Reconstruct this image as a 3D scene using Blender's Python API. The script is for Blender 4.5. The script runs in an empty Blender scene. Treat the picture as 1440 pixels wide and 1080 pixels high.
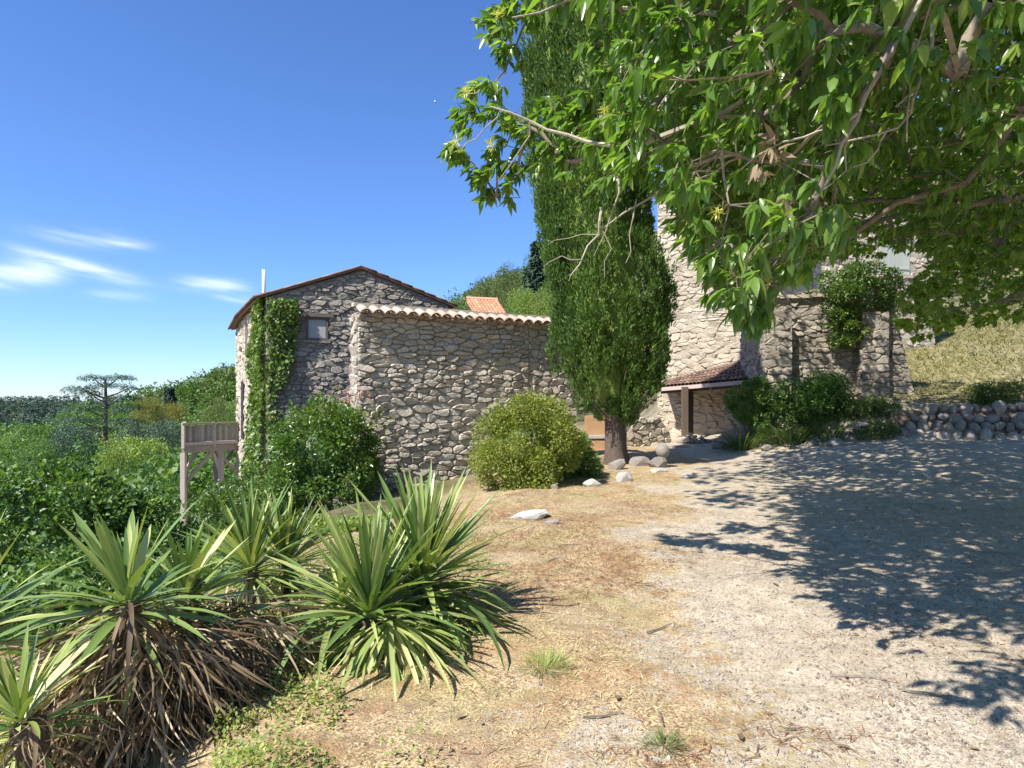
import bpy, math, random
import numpy as np

# ------------------------------------------------------------------ camera
scene = bpy.context.scene
col = scene.collection
cam_d = bpy.data.cameras.new('camera')
cam = bpy.data.objects.new('camera', cam_d); col.objects.link(cam)
EYE = 1.6
F = 900.0                       # focal length in photograph pixels (1440 wide)
cam.location = (0, 0, EYE)
cam.rotation_euler = (math.radians(90), 0, 0)
cam_d.sensor_width = 36; cam_d.lens = 36 * F / 1440
cam_d.shift_y = 20 / 1440
cam_d.clip_start = 0.05; cam_d.clip_end = 5000
scene.camera = cam

# ------------------------------------------------------------------ sky, sun, exposure
SUN_EL = math.radians(50)
SX, SY = -0.73, -0.683          # horizontal direction towards the sun
world = bpy.data.worlds.new('World'); scene.world = world
world.use_nodes = True
wt = world.node_tree; wn = wt.nodes; wl = wt.links
wn.clear()
wout = wn.new('ShaderNodeOutputWorld'); bg = wn.new('ShaderNodeBackground')
sky = wn.new('ShaderNodeTexSky'); sky.sky_type = 'NISHITA'; sky.sun_disc = False
sky.sun_elevation = SUN_EL; sky.sun_rotation = math.atan2(SX, SY)
sky.altitude = 400; sky.air_density = 1.0; sky.dust_density = 0.0; sky.ozone_density = 3.5
bg.inputs['Strength'].default_value = 0.15
wl.new(bg.outputs[0], wout.inputs[0])

sun_d = bpy.data.lights.new('sun', 'SUN'); sun = bpy.data.objects.new('sun', sun_d); col.objects.link(sun)
sun_d.energy = 3.7; sun_d.angle = math.radians(0.5); sun_d.color = (1.0, 0.95, 0.86)
from mathutils import Vector, Matrix
sdir = Vector((SX * math.cos(SUN_EL), SY * math.cos(SUN_EL), math.sin(SUN_EL))).normalized()
sun.rotation_euler = sdir.to_track_quat('Z', 'Y').to_euler()
sun.location = (-20, -20, 40)
KS = 1 / math.tan(SUN_EL)

scene.view_settings.view_transform = 'Standard'
scene.view_settings.look = 'None'
scene.view_settings.gamma = 1
scene.view_settings.use_curve_mapping = False
scene.view_settings.exposure = 1.18

# thin cirrus streaks, by direction on the sky
def wmath(op, a, b=None, clamp=False):
    n = wn.new('ShaderNodeMath'); n.operation = op; n.use_clamp = clamp
    for i, v in enumerate((a, b)):
        if v is None: continue
        if isinstance(v, (int, float)): n.inputs[i].default_value = v
        else: wl.new(v, n.inputs[i])
    return n.outputs[0]
tc = wn.new('ShaderNodeTexCoord')
sep = wn.new('ShaderNodeSeparateXYZ'); wl.new(tc.outputs['Generated'], sep.inputs[0])
azm = wmath('ARCTAN2', sep.outputs['X'], sep.outputs['Y'])           # azimuth, 0 = +Y
elv = wmath('ARCSINE', sep.outputs['Z'])
nz = wn.new('ShaderNodeTexNoise'); nz.inputs['Scale'].default_value = 1.0; nz.inputs['Detail'].default_value = 6
cmb = wn.new('ShaderNodeCombineXYZ')
wl.new(wmath('MULTIPLY', azm, 9.0), cmb.inputs[0])
wl.new(wmath('MULTIPLY', wmath('ADD', elv, wmath('MULTIPLY', azm, 0.13)), 60.0), cmb.inputs[1])
wl.new(cmb.outputs[0], nz.inputs['Vector'])
noise_f = wmath('MULTIPLY', wmath('SUBTRACT', nz.outputs['Fac'], 0.30), 2.6, True)
def px_dir(px, py):
    x = (px - 720) / F; z = (560 - py) / F
    return math.atan2(x, 1), math.atan(z / math.hypot(1, x))
total = None
for (x0, y0, x1, y1, th, amp) in [(-40, 388, 90, 386, 12, .95), (0, 350, 190, 394, 8, .85), (40, 325, 190, 343, 9, .5),
                                  (118, 412, 210, 418, 6, .3), (250, 398, 345, 404, 8, .75), (300, 412, 355, 422, 6, .6),
                                  (-300, 340, -60, 360, 12, .8), (150, 340, 215, 346, 5, .25), (-700, 380, -350, 330, 16, .7)]:
    a0, e0 = px_dir(x0, y0); a1, e1 = px_dir(x1, y1)
    ac, ec = (a0 + a1) / 2, (e0 + e1) / 2
    ha = abs(a1 - a0) / 2; sl = (e1 - e0) / (a1 - a0); hth = th / F
    da = wmath('SUBTRACT', azm, ac)
    u = wmath('POWER', wmath('ABSOLUTE', wmath('DIVIDE', da, ha)), 3.0)
    v = wmath('DIVIDE', wmath('SUBTRACT', wmath('SUBTRACT', elv, ec), wmath('MULTIPLY', da, sl)), hth)
    v2 = wmath('MULTIPLY', v, v)
    m = wmath('MULTIPLY', wmath('POWER', 2.718, wmath('MULTIPLY', wmath('ADD', u, v2), -1.1)), amp)
    total = m if total is None else wmath('ADD', total, m)
fac = wmath('MULTIPLY', total, noise_f, True)
hsv = wn.new('ShaderNodeHueSaturation'); hsv.inputs['Saturation'].default_value = 1.08; hsv.inputs['Value'].default_value = 1.0
wl.new(sky.outputs[0], hsv.inputs['Color'])
tintn = wn.new('ShaderNodeMix'); tintn.data_type = 'RGBA'; tintn.blend_type = 'MULTIPLY'; tintn.inputs[0].default_value = 1
wl.new(hsv.outputs[0], tintn.inputs[6]); 
tr_ = wn.new('ShaderNodeMapRange'); tr_.inputs[1].default_value = 0.0; tr_.inputs[2].default_value = 0.32; wl.new(elv, tr_.inputs[0])
tcol = wn.new('ShaderNodeMix'); tcol.data_type = 'RGBA'; wl.new(tr_.outputs[0], tcol.inputs[0])
tcol.inputs[6].default_value = (.34, .43, .63, 1); tcol.inputs[7].default_value = (.43, .50, .655, 1)
wl.new(tcol.outputs[2], tintn.inputs[7])
mx = wn.new('ShaderNodeMix'); mx.data_type = 'RGBA'
wl.new(fac, mx.inputs[0]); wl.new(tintn.outputs[2], mx.inputs[6]); mx.inputs[7].default_value = (4.3, 4.5, 4.7, 1)
wl.new(mx.outputs[2], bg.inputs['Color'])

rng = np.random.default_rng(7)
random.seed(7)
R = math.radians
pi = math.pi

# ------------------------------------------------------------------ helpers
def at(px, py, Y):
    return np.array([(px - 720) / F * Y, Y, EYE - (py - 560) / F * Y])
def proj(P):
    P = np.asarray(P, float)
    Y = np.maximum(P[..., 1], 1e-3)
    return 720 + F * P[..., 0] / Y, 560 - F * (P[..., 2] - EYE) / Y
def sstep(a, b, x):
    t = np.clip((np.asarray(x, float) - a) / (b - a), 0, 1); return t * t * (3 - 2 * t)

def _hash(ix, iy, iz, s):
    h = (ix.astype(np.int64) * 374761393 + iy.astype(np.int64) * 668265263 + iz.astype(np.int64) * 2147483647 + s * 974634777) & 0xffffffff
    h = ((h ^ (h >> 13)) * 1274126177) & 0xffffffff
    return ((h ^ (h >> 16)) & 0xffff) / 65535.0
def vnoise(P, s=0):
    P = np.asarray(P, float)
    if P.shape[-1] == 2: P = np.concatenate([P, np.zeros(P.shape[:-1] + (1,))], -1)
    I = np.floor(P); f = P - I; f = f * f * (3 - 2 * f)
    r = 0
    for dx in (0, 1):
        for dy in (0, 1):
            for dz in (0, 1):
                w = (f[..., 0] if dx else 1 - f[..., 0]) * (f[..., 1] if dy else 1 - f[..., 1]) * (f[..., 2] if dz else 1 - f[..., 2])
                r = r + w * _hash(I[..., 0] + dx, I[..., 1] + dy, I[..., 2] + dz, s)
    return r
def fbm(P, o=4, s=0):
    P = np.asarray(P, float); a = .5; r = 0; t = 0
    for k in range(o):
        r = r + a * vnoise(P * 2 ** k + 17.3 * k, s + k); t += a; a *= .5
    return r / t

W = {}      # world location of every object built
def tag(o, label=None, cat=None, group=None, kind=None):
    if label: o['label'] = label
    if cat: o['category'] = cat
    if group: o['group'] = group
    if kind: o['kind'] = kind
    return o
def link(o, parent=None, wloc=(0, 0, 0)):
    col.objects.link(o)
    wloc = np.array(wloc, float); W[o.name] = wloc
    if parent is not None:
        o.parent = parent; o.location = tuple(wloc - W[parent.name])
    else: o.location = tuple(wloc)
    return o
def thing(name, label, cat, loc, group=None):
    o = bpy.data.objects.new(name, None); o.empty_display_size = .3
    link(o, None, loc); return tag(o, label, cat, group)
def mesh(name, V, Fc, tint=None, smooth=False, mats=None, midx=None):
    me = bpy.data.meshes.new(name)
    V = np.asarray(V, float)
    if isinstance(Fc, np.ndarray):
        k = Fc.shape[1]; n = len(Fc)
        me.vertices.add(len(V)); me.vertices.foreach_set('co', V.astype(np.float32).ravel())
        me.loops.add(n * k); me.loops.foreach_set('vertex_index', Fc.astype(np.int32).ravel())
        me.polygons.add(n); me.polygons.foreach_set('loop_start', np.arange(0, n * k, k, dtype=np.int32))
        me.polygons.foreach_set('loop_total', np.full(n, k, dtype=np.int32))
        me.update(calc_edges=True)
    else:
        me.from_pydata([tuple(v) for v in V], [], Fc); me.update()
    if tint is not None:
        a = me.attributes.new('tint', 'FLOAT', 'POINT'); a.data.foreach_set('value', np.asarray(tint, np.float32).ravel())
    if smooth: me.polygons.foreach_set('use_smooth', np.ones(len(me.polygons), dtype=bool))
    if mats:
        for m in (mats if isinstance(mats, (list, tuple)) else [mats]): me.materials.append(m)
    if midx is not None: me.polygons.foreach_set('material_index', np.asarray(midx, np.int32))
    return me
def add(name, V, Fc, mat, parent=None, tint=None, smooth=False, kind=None, base=False, midx=None):
    V = np.asarray(V, float)
    c = (V.min(0) + V.max(0)) / 2
    if base: c[2] = V[:, 2].min()
    me = mesh(name, V - c, Fc, tint, smooth, mat, midx)
    o = bpy.data.objects.new(name, me); link(o, parent, c)
    if kind: o['kind'] = kind
    return o
def inst(name, me, parent, wloc, M3=None, scale=1.0):
    o = bpy.data.objects.new(name, me); link(o, parent, wloc)
    if M3 is not None:
        o.rotation_euler = Matrix([list(r) for r in M3]).to_euler()
    o.scale = (scale,) * 3 if isinstance(scale, (int, float)) else tuple(scale)
    return o
class MB:
    def __init__(s): s.V = []; s.F = []; s.n = 0; s.T = []
    def put(s, V, Fc, t=0.5):
        V = np.asarray(V, float)
        s.V.append(V); s.F += [tuple(int(i) + s.n for i in f) for f in Fc]; s.n += len(V); s.T.append(np.full(len(V), t))
        return s
    def box(s, c, size, M=None, t=.5):
        x, y, z = np.array(size) / 2
        V = np.array([[i * x, j * y, k * z] for i in (-1, 1) for j in (-1, 1) for k in (-1, 1)])
        if M is not None: V = V @ np.asarray(M).T
        return s.put(V + np.array(c), [(0, 1, 3, 2), (4, 6, 7, 5), (0, 4, 5, 1), (2, 3, 7, 6), (0, 2, 6, 4), (1, 5, 7, 3)], t)
    def bar(s, a, b, w, h, t=.5, up=(0, 0, 1)):
        a = np.array(a, float); b = np.array(b, float); d = b - a; L = np.linalg.norm(d); d /= L
        u = np.array(up, float)
        if abs(d @ u) > .95: u = np.array([0, 1., 0])
        sd = np.cross(u, d); sd /= np.linalg.norm(sd); up2 = np.cross(d, sd)
        M = np.stack([d, sd, up2], 1)
        return s.box((a + b) / 2, (L, w, h), M, t)
    def tube(s, pts, rad, k=6, cap=True, t=.5):
        pts = np.asarray(pts, float); n = len(pts)
        rad = np.broadcast_to(rad, (n,))
        rings = []
        for i in range(n):
            d = pts[min(i + 1, n - 1)] - pts[max(i - 1, 0)]; d /= np.linalg.norm(d) + 1e-9
            u = np.array([0, 0, 1.]) if abs(d[2]) < .9 else np.array([0, 1., 0])
            a = np.cross(u, d); a /= np.linalg.norm(a); b = np.cross(d, a)
            th = np.arange(k) * 2 * pi / k
            rings.append(pts[i] + rad[i] * (np.cos(th)[:, None] * a + np.sin(th)[:, None] * b))
        V = np.concatenate(rings); Fc = []
        for i in range(n - 1):
            for j in range(k):
                Fc.append((i * k + j, i * k + (j + 1) % k, (i + 1) * k + (j + 1) % k, (i + 1) * k + j))
        if cap: Fc.append(tuple(range(k))[::-1]); Fc.append(tuple((n - 1) * k + j for j in range(k)))
        return s.put(V, Fc, t)
    def build(s, name, mat, parent=None, smooth=False, kind=None):
        return add(name, np.concatenate(s.V), s.F, mat, parent, np.concatenate(s.T), smooth, kind)

def frames(D, roll=None, up=(0, 0, 1)):
    """rotation matrices (n,3,3) whose x axis is D and z axis is as near up as possible, rolled"""
    D = D / (np.linalg.norm(D, axis=1, keepdims=True) + 1e-9)
    U = np.broadcast_to(np.array(up, float), D.shape) if not isinstance(up, np.ndarray) else up
    Sd = np.cross(U, D); l = np.linalg.norm(Sd, axis=1, keepdims=True)
    Sd = np.where(l < 1e-3, np.array([[0, 1., 0]]), Sd / (l + 1e-9))
    Nn = np.cross(D, Sd)
    if roll is not None:
        c = np.cos(roll)[:, None]; s = np.sin(roll)[:, None]
        Sd, Nn = c * Sd + s * Nn, -s * Sd + c * Nn
    return np.stack([D, Sd, Nn], 2)
def scatter(TV, TF, P, M, S, tint=None):
    n = len(P); k = len(TV)
    S = np.broadcast_to(S, (n,)) if np.ndim(S) <= 1 else S
    T = TV[None] * (S[:, None, None] if S.ndim == 1 else S[:, None, :])
    V = np.einsum('nij,nkj->nki', M, T) + P[:, None, :]
    Fc = TF[None] + (np.arange(n) * k)[:, None, None]
    t = None if tint is None else np.repeat(tint, k)
    return V.reshape(-1, 3), Fc.reshape(-1, TF.shape[1]), t
def leaf_tmpl(w, droop=.18, fold=.18):
    xs = [.28, .62]; hw = [.5 * w, .44 * w]
    V = [(0, 0, 0)]
    for x, h in zip(xs, hw):
        z = -droop * x * x
        V += [(x, 0, z), (x, h, z + fold * h), (x, -h, z + fold * h)]
    V.append((1, 0, -droop))
    Fc = [(0, 1, 2), (0, 3, 1), (1, 4, 2), (2, 4, 5), (1, 3, 4), (3, 6, 4), (4, 7, 5), (4, 6, 7)]
    return np.array(V, float), np.array(Fc)
def rhomb(w, fold=.1):
    return np.array([(0, 0, 0), (.45, w / 2, fold * w), (1, 0, -.06), (.45, -w / 2, fold * w)], float), np.array([(0, 3, 2), (0, 2, 1)])
def quadleaf(w):
    return np.array([(0, 0, 0), (.4, w / 2, .05), (1, 0, -.08), (.4, -w / 2, .05)], float), np.array([(0, 3, 2, 1)])
def rsph(n):
    v = rng.normal(size=(n, 3)); return v / np.linalg.norm(v, axis=1, keepdims=True)
def merge(parts):
    Vs, Fs, Ts = [], [], []; n = 0
    for V, Fc, t in parts:
        Vs.append(V); Fs.append(Fc + n); Ts.append(t); n += len(V)
    return np.concatenate(Vs), np.concatenate(Fs), np.concatenate(Ts)

# ------------------------------------------------------------------ materials
def ramp(nt, stops):
    r = nt.nodes.new('ShaderNodeValToRGB'); e = r.color_ramp.elements
    while len(e) > 1: e.remove(e[-1])
    e[0].position = stops[0][0]; e[0].color = (*stops[0][1], 1)
    for p, c in stops[1:]:
        x = e.new(p); x.color = (*c, 1)
    return r
def tintval(nt):
    a = nt.nodes.new('ShaderNodeAttribute'); a.attribute_name = 'tint'
    o = nt.nodes.new('ShaderNodeObjectInfo')
    m = nt.nodes.new('ShaderNodeMath'); m.operation = 'ADD'
    nt.links.new(a.outputs['Fac'], m.inputs[0]); nt.links.new(o.outputs['Random'], m.inputs[1])
    f = nt.nodes.new('ShaderNodeMath'); f.operation = 'FRACT'; nt.links.new(m.outputs[0], f.inputs[0])
    return f.outputs[0]
def leafmat(name, stops, transl=.35, rough=.45, spec=.5, back=1.25):
    m = bpy.data.materials.new(name); m.use_nodes = True; nt = m.node_tree; N = nt.nodes; L = nt.links
    b = N['Principled BSDF']; out = N['Material Output']
    stops = [(p_, tuple(min(.75, c_ * 1.4) for c_ in k_)) for p_, k_ in stops]
    rp = ramp(nt, stops); L.new(tintval(nt), rp.inputs[0])
    L.new(rp.outputs[0], b.inputs['Base Color']); b.inputs['Roughness'].default_value = rough
    b.inputs['Specular IOR Level'].default_value = spec
    tr = N.new('ShaderNodeBsdfTranslucent')
    g = N.new('ShaderNodeMix'); g.data_type = 'RGBA'; g.blend_type = 'MULTIPLY'; g.inputs[0].default_value = 1
    L.new(rp.outputs[0], g.inputs[6]); g.inputs[7].default_value = (1.5 * back, 1.6 * back, .55 * back, 1)
    L.new(g.outputs[2], tr.inputs['Color'])
    mxs = N.new('ShaderNodeMixShader'); mxs.inputs[0].default_value = transl
    L.new(b.outputs[0], mxs.inputs[1]); L.new(tr.outputs[0], mxs.inputs[2]); L.new(mxs.outputs[0], out.inputs[0])
    return m
def solidmat(name, stops, rough=.85, nscale=6.0, namp=.35, bump=.3, bscale=30.0, stretch=(1, 1, 1), stain=None, spec=.25, blend=.5):
    """tint ramp, broken up with two noises, plus bump"""
    m = bpy.data.materials.new(name); m.use_nodes = True; nt = m.node_tree; N = nt.nodes; L = nt.links
    b = N['Principled BSDF']; b.inputs['Roughness'].default_value = rough; b.inputs['Specular IOR Level'].default_value = spec
    rp = ramp(nt, stops); tv = tintval(nt)
    geo = N.new('ShaderNodeNewGeometry'); mp = N.new('ShaderNodeMapping'); mp.inputs['Scale'].default_value = stretch
    L.new(geo.outputs['Position'], mp.inputs[0])
    n1 = N.new('ShaderNodeTexNoise'); n1.inputs['Scale'].default_value = nscale; n1.inputs['Detail'].default_value = 6; n1.inputs['Roughness'].default_value = .65
    L.new(mp.outputs[0], n1.inputs['Vector'])
    mm = N.new('ShaderNodeMix'); mm.inputs[0].default_value = blend
    L.new(tv, mm.inputs[2]); L.new(n1.outputs['Fac'], mm.inputs[3]); L.new(mm.outputs[0], rp.inputs[0])
    n2 = N.new('ShaderNodeTexNoise'); n2.inputs['Scale'].default_value = bscale; n2.inputs['Detail'].default_value = 8; n2.inputs['Roughness'].default_value = .7
    L.new(mp.outputs[0], n2.inputs['Vector'])
    mr = N.new('ShaderNodeMapRange'); mr.inputs[1].default_value = .3; mr.inputs[2].default_value = .7
    mr.inputs[3].default_value = 1 - namp; mr.inputs[4].default_value = 1 + namp * .6
    L.new(n2.outputs['Fac'], mr.inputs[0])
    mu = N.new('ShaderNodeMix'); mu.data_type = 'RGBA'; mu.blend_type = 'MULTIPLY'; mu.inputs[0].default_value = 1
    L.new(rp.outputs[0], mu.inputs[6]); L.new(mr.outputs[0], mu.inputs[7])
    last = mu.outputs[2]
    if stain:
        n3 = N.new('ShaderNodeTexNoise'); n3.inputs['Scale'].default_value = stain[1]; n3.inputs['Detail'].default_value = 5
        L.new(geo.outputs['Position'], n3.inputs['Vector'])
        r3 = N.new('ShaderNodeMapRange'); r3.inputs[1].default_value = stain[2]; r3.inputs[2].default_value = stain[2] + .14
        L.new(n3.outputs['Fac'], r3.inputs[0])
        s3 = N.new('ShaderNodeMix'); s3.data_type = 'RGBA'
        sm = N.new('ShaderNodeMath'); sm.operation = 'MULTIPLY'; sm.inputs[1].default_value = stain[3]; L.new(r3.outputs[0], sm.inputs[0])
        L.new(sm.outputs[0], s3.inputs[0]); L.new(last, s3.inputs[6]); s3.inputs[7].default_value = (*stain[0], 1); last = s3.outputs[2]
    L.new(last, b.inputs['Base Color'])
    bp = N.new('ShaderNodeBump'); bp.inputs['Strength'].default_value = bump; bp.inputs['Distance'].default_value = .03
    L.new(n2.outputs['Fac'], bp.inputs['Height']); L.new(bp.outputs[0], b.inputs['Normal'])
    return m

M = {}
M['stone_wall'] = solidmat('pale rubble stone', [(0, (.30, .26, .21)), (.35, (.45, .395, .32)), (.6, (.56, .495, .40)), (.85, (.54, .50, .43)), (1, (.72, .66, .55))], bump=.9, bscale=22, nscale=3, namp=.45, stain=((.12, .11, .10), 9, .6, .45))
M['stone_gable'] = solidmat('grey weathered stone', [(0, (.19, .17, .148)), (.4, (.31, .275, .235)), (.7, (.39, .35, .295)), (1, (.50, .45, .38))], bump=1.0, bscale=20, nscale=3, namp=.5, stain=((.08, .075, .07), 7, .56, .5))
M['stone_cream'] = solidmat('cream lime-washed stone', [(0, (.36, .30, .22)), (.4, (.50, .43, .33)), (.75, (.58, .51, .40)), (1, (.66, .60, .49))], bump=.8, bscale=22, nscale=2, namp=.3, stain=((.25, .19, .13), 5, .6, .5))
M['stone_old'] = solidmat('brown grey stone', [(0, (.22, .19, .15)), (.4, (.33, .29, .235)), (.75, (.42, .37, .30)), (1, (.52, .46, .38))], bump=.9, bscale=20, nscale=2, namp=.4, stain=((.12, .11, .085), 4, .56, .55))
M['mortar'] = solidmat('earth mortar', [(0, (.26, .22, .18)), (1, (.38, .33, .27))], bump=.8, bscale=35, namp=.5)
M['mortar_light'] = solidmat('lime mortar', [(0, (.38, .33, .25)), (1, (.52, .46, .37))], bump=.6, bscale=35, namp=.3)
M['mortar_dark'] = solidmat('grey mortar', [(0, (.17, .15, .13)), (1, (.27, .24, .205))], bump=.8, bscale=35, namp=.5)
M['boulder'] = solidmat('river boulder stone', [(0, (.19, .165, .15)), (.5, (.30, .265, .235)), (1, (.42, .38, .33))], bump=.4, bscale=18, namp=.3, blend=.3)
M['whitestone'] = solidmat('white limestone', [(0, (.36, .34, .31)), (1, (.52, .495, .45))], bump=.6, bscale=18, namp=.2)
M['tile_pale'] = solidmat('pale pink clay tile', [(0, (.42, .28, .21)), (.5, (.56, .43, .34)), (1, (.66, .56, .46))], bump=.3, bscale=25, namp=.3)
M['tile_old'] = solidmat('lichened clay tile', [(0, (.13, .08, .06)), (.5, (.24, .15, .115)), (1, (.36, .26, .2))], bump=.4, bscale=25, namp=.4, blend=.3)
M['tile_orange'] = solidmat('orange clay tile', [(0, (.42, .17, .09)), (.5, (.58, .28, .16)), (1, (.68, .44, .30))], bump=.3, bscale=12, namp=.25, blend=.3)
M['cap'] = solidmat('cream mortar cap', [(0, (.55, .48, .38)), (1, (.68, .62, .52))], bump=.4, bscale=25, namp=.25)
M['wood'] = solidmat('weathered grey wood', [(0, (.20, .165, .135)), (.5, (.38, .33, .275)), (1, (.55, .50, .43))], nscale=3, bump=.5, bscale=18, stretch=(6, 6, .7), namp=.45, blend=.35)
M['wood_dark'] = solidmat('dark brown wood', [(0, (.07, .05, .04)), (1, (.15, .11, .085))], nscale=3, bump=.5, bscale=18, stretch=(5, 5, .6), namp=.4)
M['post'] = solidmat('brown weathered post', [(0, (.12, .085, .06)), (1, (.26, .2, .15))], nscale=3, bump=.5, bscale=18, stretch=(5, 5, .6), namp=.4)
M['bark'] = solidmat('grey brown fibrous bark', [(0, (.07, .052, .042)), (.5, (.16, .12, .095)), (1, (.34, .28, .235))], nscale=4, bump=1.0, bscale=14, stretch=(3, 3, .35), namp=.5, blend=.8)
M['twig'] = solidmat('twig bark', [(0, (.16, .13, .10)), (1, (.33, .28, .22))], bump=.2, blend=.4)
M['paletwig'] = solidmat('bare pale twig', [(0, (.34, .29, .23)), (1, (.52, .46, .38))], bump=.2, blend=.4)
M['darkvoid'] = solidmat('dark painted door', [(0, (.03, .027, .024)), (1, (.05, .045, .04))], bump=.1)  # dark panel colour, also painted in for the shade of the porch opening
M['frame'] = solidmat('old window frame wood', [(0, (.12, .10, .085)), (1, (.2, .17, .145))], bump=.3)
M['panel'] = solidmat('pale grey window panel', [(0, (.33, .33, .33)), (1, (.42, .42, .41))], rough=.5, bump=.05, namp=.1)
M['shutter'] = solidmat('pale green grey shutter', [(0, (.42, .44, .38)), (1, (.52, .53, .46))], rough=.6, bump=.1, namp=.15)
M['metal'] = solidmat('galvanised pipe', [(0, (.62, .63, .64)), (1, (.75, .76, .77))], rough=.4, bump=.05, namp=.1)
M['gutter'] = solidmat('pinkish painted gutter', [(0, (.50, .41, .36)), (1, (.60, .50, .44))], rough=.5, bump=.1, namp=.15)
M['ochre'] = solidmat('ochre render', [(0, (.42, .25, .13)), (1, (.55, .34, .19))], bump=.4, namp=.3)
M['soil'] = solidmat('dry soil', [(0, (.16, .11, .08)), (1, (.3, .22, .16))], bump=.8)
M['moon'] = solidmat('moon surface', [(0, (.75, .75, .76)), (1, (.9, .9, .9))], bump=0, bscale=1, nscale=.4)

M['chestnut'] = leafmat('chestnut leaf', [(0, (.055, .105, .022)), (.45, (.085, .155, .032)), (.8, (.12, .20, .045)), (1, (.19, .25, .06))], .42, .3, .6)
M['broadleaf'] = leafmat('broad leaf', [(0, (.07, .12, .028)), (.5, (.11, .175, .04)), (.9, (.16, .225, .055)), (1, (.25, .24, .07))], .58, .35, .6)
M['deadleaf_t'] = leafmat('withered leaf', [(0, (.13, .09, .06)), (1, (.24, .18, .12))], .2, .8)
M['cypress'] = leafmat('cypress spray', [(0, (.038, .072, .02)), (.5, (.078, .138, .03)), (.85, (.13, .20, .04)), (1, (.20, .25, .06))], .25, .6, .3)
M['laurel'] = leafmat('laurel leaf', [(0, (.04, .075, .016)), (.5, (.06, .115, .022)), (.9, (.10, .16, .03)), (1, (.17, .23, .05))], .25, .32, .6)
M['privet'] = leafmat('yellow green small leaf', [(0, (.08, .11, .022)), (.5, (.13, .165, .032)), (.9, (.20, .22, .045)), (1, (.28, .26, .06))], .3, .5, .4)
M['ivy'] = leafmat('ivy leaf', [(0, (.05, .09, .02)), (.5, (.085, .14, .032)), (.9, (.14, .19, .045)), (1, (.2, .24, .07))], .25, .4)
M['bramble'] = leafmat('bramble leaf', [(0, (.045, .085, .022)), (.5, (.07, .13, .035)), (.9, (.11, .18, .045)), (1, (.16, .22, .06))], .3, .42)
M['yucca'] = leafmat('yucca leaf', [(0, (.08, .135, .04)), (.4, (.125, .19, .05)), (.7, (.21, .26, .07)), (1, (.38, .40, .16))], .16, .36, .5, 1.0)
M['yucca_pale'] = leafmat('old pale yucca leaf', [(0, (.17, .21, .07)), (.5, (.28, .31, .12)), (.8, (.42, .41, .19)), (1, (.52, .47, .28))], .3, .42, .4, 1.0)
M['yucca_dead'] = leafmat('dry yucca leaf', [(0, (.04, .028, .02)), (.4, (.11, .075, .045)), (.7, (.22, .155, .09)), (.88, (.38, .29, .175)), (1, (.46, .40, .28))], .12, .7, .3)
M['olive'] = leafmat('olive green foliage', [(0, (.055, .08, .022)), (.5, (.085, .12, .032)), (1, (.14, .17, .05))], .25, .6)
M['green'] = leafmat('mid green foliage', [(0, (.04, .085, .02)), (.5, (.07, .13, .03)), (1, (.12, .19, .045))], .28, .55)
M['lime'] = leafmat('light green foliage', [(0, (.08, .125, .022)), (.5, (.13, .19, .035)), (1, (.2, .25, .05))], .3, .55)
M['autumn'] = leafmat('turning foliage', [(0, (.09, .11, .025)), (.5, (.15, .15, .035)), (1, (.26, .19, .05))], .3, .55)
M['cedar'] = leafmat('blue green cedar needles', [(0, (.035, .065, .045)), (.5, (.06, .10, .07)), (1, (.10, .15, .105))], .15, .6)
M['conifer'] = leafmat('dark conifer needles', [(0, (.022, .045, .035)), (.5, (.036, .068, .048)), (1, (.06, .10, .06))], .1, .7)  # needles tinted blue green in place of distance haze on the ridge
M['agap'] = leafmat('strap leaf', [(0, (.06, .10, .03)), (1, (.13, .18, .06))], .25, .4)
M['weed'] = leafmat('weed leaf', [(0, (.10, .15, .03)), (.6, (.19, .24, .06)), (1, (.32, .33, .10))], .3, .5)
M['straw'] = leafmat('dry grass', [(0, (.18, .115, .06)), (.3, (.31, .22, .115)), (.65, (.42, .325, .175)), (.9, (.50, .42, .25)), (1, (.27, .27, .10))], .15, .8, .2, .8)
M['hillgrass'] = leafmat('yellow green grass', [(0, (.06, .075, .02)), (.5, (.15, .15, .05)), (1, (.30, .27, .12))], .2, .8, .2, .8)
M['rust'] = leafmat('fallen rust needles', [(0, (.09, .038, .02)), (.6, (.19, .085, .045)), (1, (.27, .15, .085))], .1, .8, .2)
M['flower'] = leafmat('pink blossom', [(0, (.36, .13, .14)), (1, (.5, .26, .26))], .3, .5)
M['catkin'] = leafmat('pale yellow catkin', [(0, (.42, .42, .14)), (1, (.55, .52, .22))], .2, .6)

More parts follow.
